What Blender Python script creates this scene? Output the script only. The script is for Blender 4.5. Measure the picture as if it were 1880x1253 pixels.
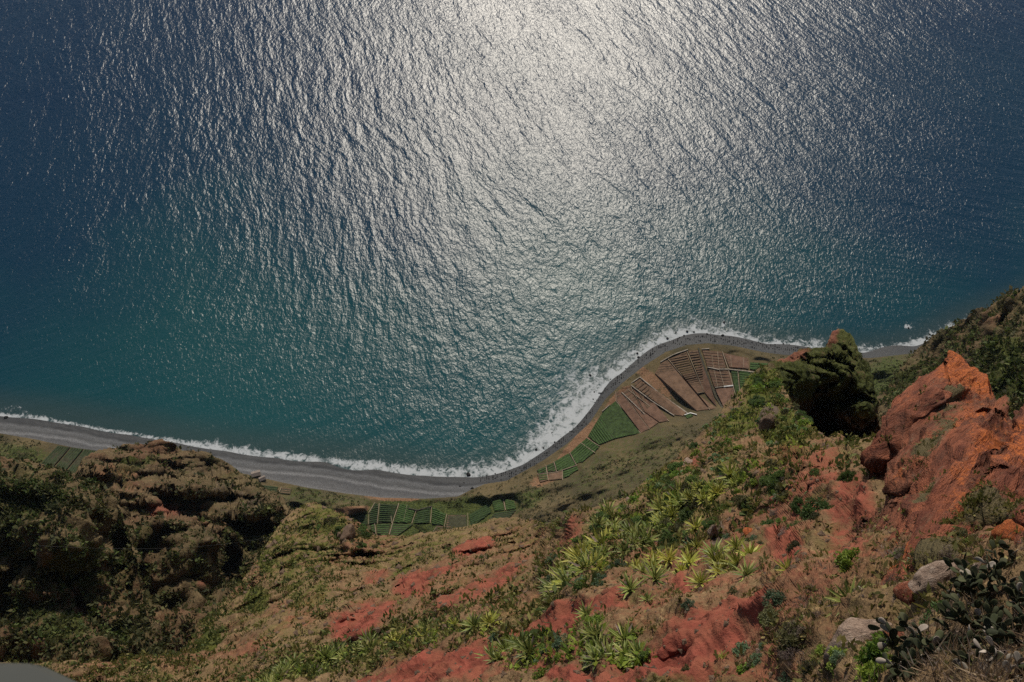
import bpy, math, random
import numpy as np
from mathutils import Vector, Matrix

for o in list(bpy.data.objects):
    bpy.data.objects.remove(o, do_unlink=True)
scene = bpy.context.scene
COL = scene.collection
rng = np.random.default_rng(7)
random.seed(7)

# ------------------------------------------------------------------ camera, sky, sun, exposure
FW, FH, FOC, PITCH, CAMZ = 1880.0, 1253.0, 1600.0, math.radians(54.0), 580.0
cam_data = bpy.data.cameras.new("camera")
cam_data.sensor_width = 36.0
cam_data.lens = FOC / FW * 36.0
cam_data.clip_start = 0.1
cam_data.clip_end = 90000.0
cam_data.dof.use_dof = True
cam_data.dof.focus_distance = 140.0
cam_data.dof.aperture_fstop = 6.3
cam = bpy.data.objects.new("camera", cam_data)
cam.location = (0, 0, CAMZ)
cam.rotation_euler = (math.pi / 2 - PITCH, 0, 0)
COL.objects.link(cam)
scene.camera = cam

SUN_EL, SUN_AZ = math.radians(40.0), math.radians(3.0)     # azimuth clockwise from +Y (out to sea)
world = bpy.data.worlds.new("World")
scene.world = world
world.use_nodes = True
wn = world.node_tree
sky = wn.nodes.new("ShaderNodeTexSky")
sky.sky_type = 'NISHITA'
sky.sun_disc = False
sky.sun_elevation = SUN_EL
sky.sun_rotation = SUN_AZ
sky.altitude = 500
sky.air_density = 1.0
sky.dust_density = 1.0
wn.links.new(sky.outputs[0], wn.nodes['Background'].inputs[0])
wn.nodes['Background'].inputs[1].default_value = 0.085
sun_data = bpy.data.lights.new("sun", 'SUN')
sun_data.energy = 4.2
sun_data.angle = math.radians(0.53)
sun_data.color = (1.0, 0.93, 0.82)
sun = bpy.data.objects.new("sun", sun_data)
sdir = Vector((math.sin(SUN_AZ) * math.cos(SUN_EL), math.cos(SUN_AZ) * math.cos(SUN_EL), math.sin(SUN_EL)))
sun.rotation_euler = sdir.to_track_quat('Z', 'Y').to_euler()
sun.location = (0, 0, 700)
COL.objects.link(sun)
vs = scene.view_settings
vs.view_transform = 'Standard'
vs.look = 'None'
vs.exposure = 0.0
vs.gamma = 1.0
vs.use_curve_mapping = False
scene.cycles.max_bounces = 3
scene.cycles.use_denoising = False

# ------------------------------------------------------------------ helpers
CAM = np.array([0, 0, CAMZ])
CP, SP = math.cos(PITCH), math.sin(PITCH)

def ray(px, py):
    """direction from the viewpoint for a surveyed bearing (pixel of the photograph)"""
    px = np.asarray(px, float); py = np.asarray(py, float)
    cx = (px - FW / 2) / FOC; cy = -(py - FH / 2) / FOC
    d = np.stack([cx, CP + cy * SP, -SP + cy * CP], -1)
    return d / np.linalg.norm(d, axis=-1, keepdims=True)

def on_level(px, py, z):
    d = ray(px, py)
    t = (np.asarray(z) - CAMZ) / d[..., 2]
    return CAM + d * t[..., None]

class TPS:
    def __init__(self, pts, vals, smooth=0.0):
        self.c = np.asarray(pts, float) / 500.0
        n = len(self.c)
        K = self.u(np.linalg.norm(self.c[:, None] - self.c[None], axis=-1)) + smooth * np.eye(n)
        P = np.hstack([np.ones((n, 1)), self.c])
        A = np.zeros((n + 3, n + 3)); A[:n, :n] = K; A[:n, n:] = P; A[n:, :n] = P.T
        self.w = np.linalg.solve(A, np.concatenate([np.asarray(vals, float), np.zeros(3)]))
    @staticmethod
    def u(r):
        return np.where(r > 1e-9, r * r * np.log(np.maximum(r, 1e-9)), 0)
    def __call__(self, px, py):
        q = np.stack([np.asarray(px, float), np.asarray(py, float)], -1) / 500.0
        sh = q.shape[:-1]; q = q.reshape(-1, 2); out = np.empty(len(q))
        n = len(self.c)
        for i in range(0, len(q), 40000):
            s = q[i:i + 40000]
            out[i:i + 40000] = self.u(np.linalg.norm(s[:, None] - self.c[None], axis=-1)) @ self.w[:n] + self.w[n] + s @ self.w[n + 1:]
        return out.reshape(sh)

def _hash(ix, iy, iz, seed):
    h = (ix.astype(np.uint32) * np.uint32(374761393)) ^ (iy.astype(np.uint32) * np.uint32(668265263)) ^ (iz.astype(np.uint32) * np.uint32(2246822519)) ^ np.uint32(seed * 97531 + 12345)
    h = (h ^ (h >> np.uint32(13))) * np.uint32(1274126177)
    h = (h ^ (h >> np.uint32(16))) * np.uint32(2654435761)
    return ((h ^ (h >> np.uint32(15))) & np.uint32(0xffffff)).astype(np.float32) / np.float32(0x7fffff) - 1.0

def vnoise(P, seed=0):
    """smooth value noise in -1..1, P (...,3)"""
    F = np.floor(P); f = (P - F).astype(np.float32); I = F.astype(np.int64) & 0xffffffff
    f = f * f * f * (f * (f * 6 - 15) + 10)
    out = 0
    for dx in (0, 1):
        wx = f[..., 0] if dx else 1 - f[..., 0]
        for dy in (0, 1):
            wy = f[..., 1] if dy else 1 - f[..., 1]
            for dz in (0, 1):
                wz = f[..., 2] if dz else 1 - f[..., 2]
                out = out + wx * wy * wz * _hash(I[..., 0] + dx, I[..., 1] + dy, I[..., 2] + dz, seed)
    return out

def sstep(a, b, x):
    t = np.clip((x - a) / (b - a), 0, 1)
    return t * t * (3 - 2 * t)

def make_mesh(name, verts, faces, mat=None, smooth=True, attrs=None):
    me = bpy.data.meshes.new(name)
    verts = np.asarray(verts, np.float32); faces = np.asarray(faces, np.int32)
    nf, k = faces.shape
    me.vertices.add(len(verts)); me.vertices.foreach_set('co', verts.ravel())
    me.loops.add(nf * k); me.loops.foreach_set('vertex_index', faces.ravel())
    me.polygons.add(nf)
    me.polygons.foreach_set('loop_start', np.arange(0, nf * k, k, dtype=np.int32))
    me.polygons.foreach_set('use_smooth', np.full(nf, smooth, dtype=bool))
    me.update(calc_edges=True)
    me.validate()
    for an, arr in (attrs or {}).items():
        arr = np.asarray(arr, np.float32)
        if arr.ndim == 1:
            a = me.attributes.new(an, 'FLOAT', 'POINT'); a.data.foreach_set('value', arr)
        elif arr.shape[1] == 3:
            a = me.attributes.new(an, 'FLOAT_VECTOR', 'POINT'); a.data.foreach_set('vector', arr.ravel())
        else:
            a = me.attributes.new(an, 'FLOAT_COLOR', 'POINT'); a.data.foreach_set('color', arr.ravel())
    if mat: me.materials.append(mat)
    return me

def link(name, me, parent=None, label=None, cat=None, group=None, kind=None):
    o = bpy.data.objects.new(name, me); COL.objects.link(o)
    if parent is not None: o.parent = parent
    if label: o['label'] = label
    if cat: o['category'] = cat
    if group: o['group'] = group
    if kind: o['kind'] = kind
    return o

def grid_faces(nr, nc):
    a = (np.arange(nr - 1)[:, None] * nc + np.arange(nc - 1)[None]).ravel()
    return np.stack([a, a + nc, a + nc + 1, a + 1], -1)

# ------------------------------------------------------------------ node material helper
class NM:
    def __init__(self, name):
        self.m = bpy.data.materials.new(name); self.m.use_nodes = True
        self.t = self.m.node_tree; self.t.nodes.clear()
        self.out = self.t.nodes.new('ShaderNodeOutputMaterial')
    def n(self, typ, **kw):
        nd = self.t.nodes.new(typ)
        for k, v in kw.items(): setattr(nd, k, v)
        return nd
    def put(self, sock, v):
        if hasattr(v, 'is_output'): self.t.links.new(v, sock)
        elif v is not None:
            try: sock.default_value = v
            except Exception: sock.default_value = (*v, 1.0)
    def attr(self, name, what='Fac'):
        return self.n('ShaderNodeAttribute', attribute_name=name).outputs[what]
    def coord(self, what='Object'):
        if what == 'Position': return self.n('ShaderNodeNewGeometry').outputs['Position']
        return self.n('ShaderNodeTexCoord').outputs[what]
    def noise(self, vec, scale, detail=3, rough=0.55, dist=0.0, out='Fac'):
        nd = self.n('ShaderNodeTexNoise'); self.put(nd.inputs['Vector'], vec)
        nd.inputs['Scale'].default_value = scale; nd.inputs['Detail'].default_value = detail
        nd.inputs['Roughness'].default_value = rough; nd.inputs['Distortion'].default_value = dist
        return nd.outputs[out]
    def scale(self, vec, s, rot=(0, 0, 0)):
        nd = self.n('ShaderNodeMapping'); self.put(nd.inputs['Vector'], vec)
        nd.inputs['Scale'].default_value = s; nd.inputs['Rotation'].default_value = rot
        return nd.outputs[0]
    def math(self, op, a, b=None, c=None, clamp=False):
        nd = self.n('ShaderNodeMath', operation=op, use_clamp=clamp)
        self.put(nd.inputs[0], a)
        if b is not None: self.put(nd.inputs[1], b)
        if c is not None: self.put(nd.inputs[2], c)
        return nd.outputs[0]
    def ss(self, x, a, b, lo=0.0, hi=1.0):
        nd = self.n('ShaderNodeMapRange', interpolation_type='SMOOTHSTEP', clamp=True)
        self.put(nd.inputs['Value'], x); self.put(nd.inputs['From Min'], a); self.put(nd.inputs['From Max'], b)
        nd.inputs['To Min'].default_value = lo; nd.inputs['To Max'].default_value = hi
        return nd.outputs[0]
    def mix(self, f, a, b, mode='MIX'):
        nd = self.n('ShaderNodeMix', data_type='RGBA', blend_type=mode)
        self.put(nd.inputs[0], f)
        for s, v in ((nd.inputs[6], a), (nd.inputs[7], b)):
            self.put(s, v if hasattr(v, 'is_output') else (*v, 1.0))
        return nd.outputs[2]
    def ramp(self, f, stops):
        nd = self.n('ShaderNodeValToRGB'); self.put(nd.inputs[0], f)
        e = nd.color_ramp.elements
        while len(e) < len(stops): e.new(0.5)
        for el, (p, c) in zip(e, stops): el.position = p; el.color = (*c, 1.0)
        return nd.outputs[0]
    def bump(self, h, strength=0.5, dist=0.1, normal=None):
        nd = self.n('ShaderNodeBump'); self.put(nd.inputs['Height'], h)
        nd.inputs['Strength'].default_value = strength; nd.inputs['Distance'].default_value = dist
        if normal is not None: self.put(nd.inputs['Normal'], normal)
        return nd.outputs[0]
    def principled(self, col, rough=0.9, normal=None, spec=0.25, finish=True):
        nd = self.n('ShaderNodeBsdfPrincipled')
        self.put(nd.inputs['Base Color'], col if hasattr(col, 'is_output') else (*col, 1.0))
        self.put(nd.inputs['Roughness'], rough)
        nd.inputs['Specular IOR Level'].default_value = spec
        if normal is not None: self.put(nd.inputs['Normal'], normal)
        if finish: self.t.links.new(nd.outputs[0], self.out.inputs[0])
        return nd.outputs[0]
    def finish(self, sh):
        self.t.links.new(sh, self.out.inputs[0]); return self.m

#@@MATERIALS
# ------------------------------------------------------------------ materials: ground
def ground_material(name, base, dark, red, green, rock, sc, bump_d, spot=(0.10, 0.10, 0.03)):
    """bare slope: dry grass / earth, with zones of red soil, green cover and rock (attribute zone = r,g,b)"""
    k = NM(name); P = k.coord('Position')
    sep = k.n('ShaderNodeSeparateColor'); k.put(sep.inputs[0], k.attr('zone', 'Color'))
    n1 = k.noise(P, sc * 0.12, 5, 0.6); n2 = k.noise(P, sc, 5, 0.65); n3 = k.noise(P, sc * 7, 4, 0.7)
    col = k.mix(k.ss(n1, 0.35, 0.65), base, dark)
    pale = tuple(min(1, c * 1.55) for c in base)
    nl = k.noise(P, sc * 0.055, 4, 0.6, 0.4)
    col = k.mix(k.ss(nl, 0.48, 0.62, 0, 0.7), col, tuple(a * 0.6 + b * 0.4 for a, b in zip(dark, red)))
    col = k.mix(k.ss(k.noise(P, sc * 0.2, 5, 0.65), 0.5, 0.64, 0, 0.6), col, tuple(a * 0.35 + b * 0.65 for a, b in zip(dark, green)))
    col = k.mix(k.ss(n2, 0.55, 0.72, 0, 0.75), col, pale)
    col = k.mix(k.ss(n3, 0.53, 0.66, 0, 0.7), col, tuple(c * 0.42 for c in dark))
    col = k.mix(k.ss(k.noise(P, sc * 2.6, 4, 0.7), 0.56, 0.68, 0, 0.6), col, tuple(min(1, c * 1.9) for c in base))
    nm = k.noise(P, sc * 0.35, 4, 0.65, 0.5)
    jit = k.math('ADD', k.math('MULTIPLY_ADD', nm, 1.5, -0.75), k.math('ADD', k.math('MULTIPLY_ADD', n2, 1.1, -0.55), k.math('MULTIPLY_ADD', n3, 0.7, -0.35)))
    gm = k.ss(k.math('ADD', sep.outputs[1], jit), 0.34, 0.6)
    gcol = k.mix(k.ss(n3, 0.42, 0.62), tuple(c * 0.45 for c in green), green)
    gcol = k.mix(k.ss(n1, 0.45, 0.65, 0, 0.5), gcol, spot)
    col = k.mix(gm, col, gcol)
    rm = k.ss(k.math('ADD', sep.outputs[0], k.math('MULTIPLY', jit, 0.85)), 0.16, 0.86)
    rcol = k.mix(k.ss(n2, 0.35, 0.68), tuple(c * 0.66 for c in red), tuple(min(1, c * 1.2) for c in red))
    rcol = k.mix(k.ss(nm, 0.42, 0.62, 0, 0.8), rcol, (red[0] * 1.05, red[1] * 1.35, red[2] * 1.2))
    rcol = k.mix(k.ss(n3, 0.55, 0.7, 0, 0.35), rcol, tuple(c * 0.5 for c in red))
    col = k.mix(rm, col, rcol)
    km = k.ss(k.math('ADD', sep.outputs[2], jit), 0.36, 0.56)
    kcol = k.mix(k.ss(n2, 0.4, 0.65), tuple(c * 0.5 for c in rock), rock)
    col = k.mix(km, col, kcol)
    h = k.math('ADD', k.math('MULTIPLY', n2, 1.0), k.math('MULTIPLY', n3, 0.35))
    k.principled(col, 0.95, k.bump(h, 1.0, bump_d), 0.1)
    return k.m

MAT = {}
MAT['slope'] = ground_material('dry_slope', (0.175, 0.115, 0.058), (0.115, 0.073, 0.038), (0.205, 0.055, 0.036), (0.105, 0.11, 0.022), (0.13, 0.095, 0.068), 0.9, 0.25)
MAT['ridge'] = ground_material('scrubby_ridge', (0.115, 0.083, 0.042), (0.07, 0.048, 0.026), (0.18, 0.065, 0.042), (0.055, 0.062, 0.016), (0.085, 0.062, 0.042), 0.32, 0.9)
MAT['coast'] = ground_material('coastal_talus', (0.105, 0.075, 0.036), (0.066, 0.052, 0.026), (0.17, 0.09, 0.05), (0.06, 0.068, 0.018), (0.1, 0.085, 0.06), 0.22, 1.0)

def outcrop_material():
    k = NM('red_rock'); P = k.coord('Position')
    st = k.attr('strat', 'Vector')
    n1 = k.noise(P, 0.13, 4, 0.6); n2 = k.noise(st, 0.7, 6, 0.68, 0.4); n3 = k.noise(P, 5.0, 5, 0.7); n4 = k.noise(st, 2.4, 5, 0.7)
    sep = k.n('ShaderNodeSeparateColor'); k.put(sep.inputs[0], k.attr('zone', 'Color'))
    col = k.mix(k.ss(n2, 0.36, 0.64), (0.11, 0.037, 0.023), (0.30, 0.10, 0.052))
    col = k.mix(k.ss(n1, 0.45, 0.65, 0, 0.4), col, (0.12, 0.07, 0.045))
    col = k.mix(k.ss(n4, 0.54, 0.68, 0, 0.6), col, (0.17, 0.105, 0.065))
    jit = k.math('ADD', k.math('MULTIPLY_ADD', n2, 1.5, -0.75), k.math('ADD', k.math('MULTIPLY_ADD', n3, 0.9, -0.45), k.math('MULTIPLY_ADD', k.noise(P, 0.45, 5, 0.65), 1.2, -0.6)))
    om = k.ss(k.math('ADD', sep.outputs[0], k.math('MULTIPLY', jit, 1.1)), 0.42, 0.95)
    oc = k.mix(k.ss(n3, 0.4, 0.62), (0.26, 0.07, 0.026), (0.48, 0.14, 0.04))
    col = k.mix(om, col, oc)
    gm = k.ss(k.math('ADD', sep.outputs[1], jit), 0.42, 0.6)
    col = k.mix(gm, col, k.mix(n3, (0.05, 0.045, 0.02), (0.16, 0.12, 0.06)))
    col = k.mix(k.ss(n4, 0.38, 0.28, 0, 0.8), col, (0.05, 0.024, 0.017))
    h = k.math('ADD', k.math('MULTIPLY', n2, 1.4), k.math('ADD', k.math('MULTIPLY', n4, 0.6), k.math('MULTIPLY', n3, 0.25)))
    k.principled(col, 0.93, k.bump(h, 1.0, 0.8), 0.12)
    return k.m
MAT['outcrop'] = outcrop_material()

def beach_material():
    k = NM('grey_pebble_beach'); P = k.coord('Position')
    b = k.attr('shore')                       # metres up the beach from the waterline
    n1 = k.noise(P, 0.05, 4, 0.6); n3 = k.noise(P, 1.6, 5, 0.7)
    w = k.math('ADD', b, k.math('MULTIPLY_ADD', n1, 7.0, -3.5))
    col = k.ramp(k.math('DIVIDE', w, 34.0), [(0.0, (0.024, 0.024, 0.024)), (0.17, (0.034, 0.034, 0.034)), (0.24, (0.13, 0.128, 0.125)), (0.36, (0.09, 0.088, 0.085)),
                                            (0.44, (0.19, 0.185, 0.18)), (0.5, (0.095, 0.092, 0.09)), (0.8, (0.14, 0.135, 0.13)), (1.0, (0.075, 0.072, 0.066))])
    col = k.mix(k.ss(n3, 0.38, 0.64, 0, 0.65), col, (0.03, 0.029, 0.028))
    wetg = k.ss(b, 3.0, 9.0, 0.55, 0.95)
    sh_beach = k.principled(col, wetg, k.bump(n3, 0.7, 0.4), 0.2, finish=False)
    return k, sh_beach
def coast_material():
    """beach below, earth and scrub above: one sheet, divided by the zone attribute's alpha-free 'sand' attribute"""
    k, sb = beach_material()
    P = k.coord('Position')
    sep = k.n('ShaderNodeSeparateColor'); k.put(sep.inputs[0], k.attr('zone', 'Color'))
    n1 = k.noise(P, 0.03, 5, 0.6); n2 = k.noise(P, 0.22, 5, 0.65); n3 = k.noise(P, 0.9, 4, 0.7)
    col = k.mix(k.ss(n1, 0.38, 0.62), (0.105, 0.078, 0.038), (0.062, 0.05, 0.026))
    col = k.mix(k.ss(n2, 0.55, 0.72, 0, 0.6), col, (0.15, 0.105, 0.058))
    col = k.mix(k.ss(n3, 0.54, 0.66, 0, 0.75), col, (0.03, 0.03, 0.012))
    jit = k.math('ADD', k.math('MULTIPLY_ADD', n2, 0.9, -0.45), k.math('MULTIPLY_ADD', n3, 0.6, -0.3))
    gc = k.mix(k.ss(n3, 0.4, 0.62), (0.022, 0.03, 0.008), (0.07, 0.08, 0.022))
    col = k.mix(k.ss(k.math('ADD', sep.outputs[1], jit), 0.34, 0.6), col, gc)
    rc = k.mix(k.ss(n3, 0.4, 0.65), (0.14, 0.075, 0.04), (0.22, 0.125, 0.07))
    col = k.mix(k.ss(k.math('ADD', sep.outputs[0], jit), 0.38, 0.6), col, rc)
    sg = k.principled(col, 0.95, k.bump(k.math('ADD', n2, k.math('MULTIPLY', n3, 0.5)), 0.8, 1.2), 0.1, finish=False)
    f = k.ss(k.math('ADD', k.attr('sand'), k.math('MULTIPLY', jit, 0.6)), 0.42, 0.55)
    mx = k.n('ShaderNodeMixShader'); k.put(mx.inputs[0], f); k.put(mx.inputs[1], sg); k.put(mx.inputs[2], sb)
    return k.finish(mx.outputs[0])
MAT['coast'] = coast_material()

def sea_material():
    k = NM('sea_water'); P = k.coord('Position')
    wv = k.attr('wave', 'Vector'); d = k.attr('shore'); fw = k.attr('foamw'); teal = k.attr('teal')
    # water body colour: deep blue offshore, teal over the shallows
    big = k.noise(P, 0.006, 3, 0.5)
    t = k.math('ADD', teal, k.math('MULTIPLY_ADD', big, 0.5, -0.25))
    body = k.ramp(t, [(0.0, (0.002, 0.017, 0.043)), (0.35, (0.003, 0.024, 0.046)), (0.65, (0.006, 0.046, 0.053)), (1.0, (0.012, 0.063, 0.064))])
    body = k.mix(k.ss(d, 34.0, 4.0, 0, 0.6), body, (0.038, 0.05, 0.044))
    # waves
    swell = k.noise(k.scale(wv, (1 / 12.5, 1 / 42.0, 1)), 1.0, 3, 0.5, 0.35)
    sw2 = k.noise(k.scale(wv, (1 / 5.2, 1 / 15.0, 1), (0, 0, 0.25)), 1.0, 2, 0.5, 0.4)
    chop = k.noise(k.scale(P, (1 / 3.3, 1 / 4.8, 1), (0, 0, 0.5)), 1.0, 2, 0.55, 0.4)
    rip = k.noise(k.scale(P, (1 / 1.4, 1 / 1.9, 1), (0, 0, -0.4)), 1.0, 2, 0.6, 0.3)
    amp = k.math('MULTIPLY', k.ss(d, 0.0, 60.0, 0.55, 1.0), k.ss(k.noise(k.scale(wv, (1 / 60.0, 1 / 260.0, 1)), 1.0, 3, 0.6, 0.4), 0.3, 0.7, 0.85, 1.12))
    h = k.math('ADD', k.math('ADD', k.math('MULTIPLY', swell, SEA['swell']), k.math('MULTIPLY', sw2, SEA['sw2'])),
               k.math('ADD', k.math('MULTIPLY', chop, SEA['chop']), k.math('MULTIPLY', rip, SEA['rip'])))
    nrm = k.bump(k.math('MULTIPLY', h, amp), 1.0, 1.0)
    # foam
    fn = k.noise(P, 0.16, 6, 0.68, 0.8); fn2 = k.noise(P, 0.55, 4, 0.7)
    edge = k.math('DIVIDE', d, fw)
    f1 = k.math('ADD', k.math('MULTIPLY', k.math('SUBTRACT', 1.0, edge), 0.8), k.math('ADD', k.math('MULTIPLY_ADD', fn, 2.6, -1.3), k.math('MULTIPLY_ADD', fn2, 0.7, -0.35)))
    foam = k.ss(f1, 0.0, 0.75)
    foam = k.math('MULTIPLY', foam, k.ss(edge, 2.0, 1.2))
    foam = k.math('MAXIMUM', foam, k.ss(k.math('ADD', k.attr('rockfoam'), k.math('ADD', k.math('MULTIPLY_ADD', fn, 1.6, -0.8), k.math('MULTIPLY_ADD', fn2, 1.4, -0.7))), 0.42, 0.8, 0, 0.85))
    foam = k.math('MULTIPLY', foam, k.ss(k.math('ADD', fn2, k.math('MULTIPLY', foam, 0.5)), 0.5, 0.85, 0.25, 1.0))
    dif = k.n('ShaderNodeBsdfDiffuse'); k.put(dif.inputs[0], k.mix(foam, body, (0.42, 0.43, 0.42)))
    gl = k.n('ShaderNodeBsdfGlossy', distribution='BECKMANN'); gl.inputs['Roughness'].default_value = SEA['rough']
    gl.inputs['Color'].default_value = (0.66, 0.65, 0.63, 1); k.put(gl.inputs['Normal'], nrm)
    fr = k.n('ShaderNodeFresnel'); fr.inputs['IOR'].default_value = 1.34; k.put(fr.inputs['Normal'], nrm)
    mx = k.n('ShaderNodeMixShader')
    k.put(mx.inputs[0], k.math('MULTIPLY', fr.outputs[0], k.math('SUBTRACT', 1.0, foam)))
    k.put(mx.inputs[1], dif.outputs[0]); k.put(mx.inputs[2], gl.outputs[0])
    return k.finish(mx.outputs[0])
SEA = dict(swell=1.6, sw2=0.68, chop=0.56, rip=0.22, rough=0.335)
MAT['sea'] = sea_material()

def leaf_material(name, c0, c1, c2, trans=0.35, rough=0.6, obj_var=0.36):
    k = NM(name)
    r = k.attr('rnd'); col = k.ramp(r, [(0.0, c0), (0.55, c1), (1.0, c2)])
    oi = k.n('ShaderNodeObjectInfo').outputs['Random']
    hsv = k.n('ShaderNodeHueSaturation'); k.put(hsv.inputs['Color'], col)
    k.put(hsv.inputs['Value'], k.ss(oi, 0, 1, 1 - obj_var, 1 + obj_var)); k.put(hsv.inputs['Hue'], k.math('MULTIPLY_ADD', k.math('FRACT', k.math('MULTIPLY', oi, 7.3)), 0.03, 0.485))
    c = hsv.outputs[0]
    p = k.principled(c, rough, None, 0.3, finish=False)
    tr = k.n('ShaderNodeBsdfTranslucent'); k.put(tr.inputs[0], c)
    mx = k.n('ShaderNodeMixShader'); mx.inputs[0].default_value = trans
    k.put(mx.inputs[1], p); k.put(mx.inputs[2], tr.outputs[0])
    return k.finish(mx.outputs[0])
MAT['agave'] = leaf_material('agave_leaf', (0.06, 0.10, 0.024), (0.19, 0.22, 0.05), (0.5, 0.45, 0.14), 0.25, 0.5)
MAT['agave_yellow'] = leaf_material('variegated_agave_leaf', (0.12, 0.15, 0.026), (0.31, 0.30, 0.05), (0.52, 0.46, 0.12), 0.25, 0.5)
MAT['agave_dark'] = leaf_material('dark_agave_leaf', (0.012, 0.035, 0.012), (0.022, 0.07, 0.025), (0.05, 0.12, 0.04), 0.15, 0.45)
MAT['bush'] = leaf_material('green_bush_leaf', (0.04, 0.072, 0.018), (0.10, 0.16, 0.04), (0.17, 0.23, 0.07), 0.42)
MAT['bush_bright'] = leaf_material('bright_bush_leaf', (0.06, 0.115, 0.014), (0.15, 0.21, 0.03), (0.27, 0.32, 0.06), 0.42)
MAT['bush_olive'] = leaf_material('olive_bush_leaf', (0.04, 0.04, 0.014), (0.085, 0.082, 0.028), (0.13, 0.12, 0.05))
MAT['bush_blue'] = leaf_material('bluegreen_bush_leaf', (0.04, 0.065, 0.028), (0.10, 0.15, 0.075), (0.20, 0.26, 0.15))
MAT['aeonium'] = leaf_material('aeonium_leaf', (0.10, 0.16, 0.06), (0.20, 0.29, 0.12), (0.33, 0.40, 0.20))
MAT['dry'] = leaf_material('dry_grass_blade', (0.12, 0.075, 0.04), (0.26, 0.18, 0.095), (0.42, 0.32, 0.19), 0.2, 0.8)
MAT['dead'] = leaf_material('dead_twig', (0.06, 0.04, 0.03), (0.14, 0.10, 0.08), (0.26, 0.21, 0.17), 0.1, 0.9)
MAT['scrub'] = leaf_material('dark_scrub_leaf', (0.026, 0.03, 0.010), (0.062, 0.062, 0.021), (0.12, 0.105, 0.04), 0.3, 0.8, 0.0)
MAT['scrub_green'] = leaf_material('green_scrub_leaf', (0.03, 0.045, 0.01), (0.075, 0.095, 0.022), (0.15, 0.16, 0.045), 0.3, 0.8, 0.0)
MAT['scrub_mixed'] = leaf_material('mixed_scrub_leaf', (0.05, 0.06, 0.014), (0.14, 0.13, 0.032), (0.28, 0.22, 0.085), 0.3, 0.8, 0.0)
MAT['pad'] = leaf_material('prickly_pear_pad', (0.02, 0.024, 0.009), (0.036, 0.040, 0.014), (0.07, 0.066, 0.03), 0.05, 0.85)
MAT['pad_dry'] = leaf_material('withered_pad', (0.12, 0.09, 0.065), (0.22, 0.18, 0.14), (0.36, 0.31, 0.25), 0.05, 0.85)

def rock_material(name, c0, c1, c2, sc=2.0):
    k = NM(name); P = k.coord('Object')
    n1 = k.noise(P, sc, 6, 0.68); n2 = k.noise(P, sc * 6, 4, 0.7)
    col = k.ramp(n1, [(0.3, c0), (0.52, c1), (0.72, c2)])
    col = k.mix(k.ss(n2, 0.54, 0.66, 0, 0.55), col, tuple(c * 0.4 for c in c0))
    k.principled(col, 0.92, k.bump(k.math('ADD', n1, k.math('MULTIPLY', n2, 0.4)), 0.9, 0.25), 0.15)
    return k.m
MAT['boulder'] = rock_material('tan_boulder', (0.14, 0.09, 0.065), (0.27, 0.19, 0.14), (0.42, 0.33, 0.26))
MAT['boulder_red'] = rock_material('red_boulder', (0.10, 0.035, 0.022), (0.27, 0.085, 0.045), (0.36, 0.22, 0.14))
MAT['boulder_orange'] = rock_material('orange_boulder', (0.12, 0.04, 0.02), (0.38, 0.10, 0.03), (0.42, 0.16, 0.06))
MAT['boulder_brown'] = rock_material('brown_boulder', (0.06, 0.04, 0.028), (0.13, 0.085, 0.055), (0.22, 0.15, 0.10))
MAT['sea_rock'] = rock_material('black_sea_rock', (0.012, 0.012, 0.012), (0.025, 0.024, 0.023), (0.05, 0.048, 0.045), 0.4)

def plain(name, c, rough=0.9, sc=0.6, var=0.5, bd=0.1):
    k = NM(name); P = k.coord('Position')
    n1 = k.noise(P, sc, 5, 0.65)
    col = k.mix(k.ss(n1, 0.3, 0.7), tuple(x * (1 - var) for x in c), tuple(x * (1 + var * 0.5) for x in c))
    k.principled(col, rough, k.bump(n1, 0.5, bd), 0.2)
    return k.m
MAT['tilled'] = plain('tilled_brown_soil', (0.122, 0.068, 0.043), 0.95, 0.25, 0.35)
MAT['tilled2'] = plain('pale_tilled_soil', (0.135, 0.08, 0.048), 0.95, 0.25, 0.35)
MAT['stubble'] = plain('stubble_row', (0.108, 0.068, 0.04), 0.95, 0.5, 0.45)
MAT['crop'] = plain('green_crop_row', (0.036, 0.068, 0.015), 0.9, 0.6, 0.5)
MAT['crop_dark'] = plain('dark_crop_row', (0.024, 0.042, 0.012), 0.9, 0.6, 0.5)
MAT['cropsoil'] = plain('dark_green_crop_soil', (0.034, 0.054, 0.015), 0.95, 0.4, 0.5)  # dark green field soil, close in tone to the crop rows
MAT['field_dark'] = plain('dark_field_soil', (0.042, 0.04, 0.02), 0.95, 0.4, 0.4)
MAT['path'] = plain('pale_dirt_path', (0.23, 0.175, 0.12), 0.95, 0.4, 0.25)
MAT['path_dark'] = plain('dark_field_ditch', (0.05, 0.045, 0.03), 0.95, 0.5, 0.4)
MAT['wall'] = plain('dry_stone_wall', (0.25, 0.21, 0.165), 0.95, 0.7, 0.5)
MAT['whitewall'] = plain('whitewashed_wall', (0.45, 0.43, 0.39), 0.9, 0.5, 0.3)
MAT['metal'] = plain('brushed_grey_rail', (0.085, 0.085, 0.072), 0.6, 3.0, 0.08, 0.002)
MAT['roof'] = plain('weathered_roof', (0.2, 0.16, 0.13), 0.9, 2.0, 0.3)
MAT['wire'] = plain('steel_cable', (0.1, 0.1, 0.1), 0.7, 1.0, 0.1)

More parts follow.
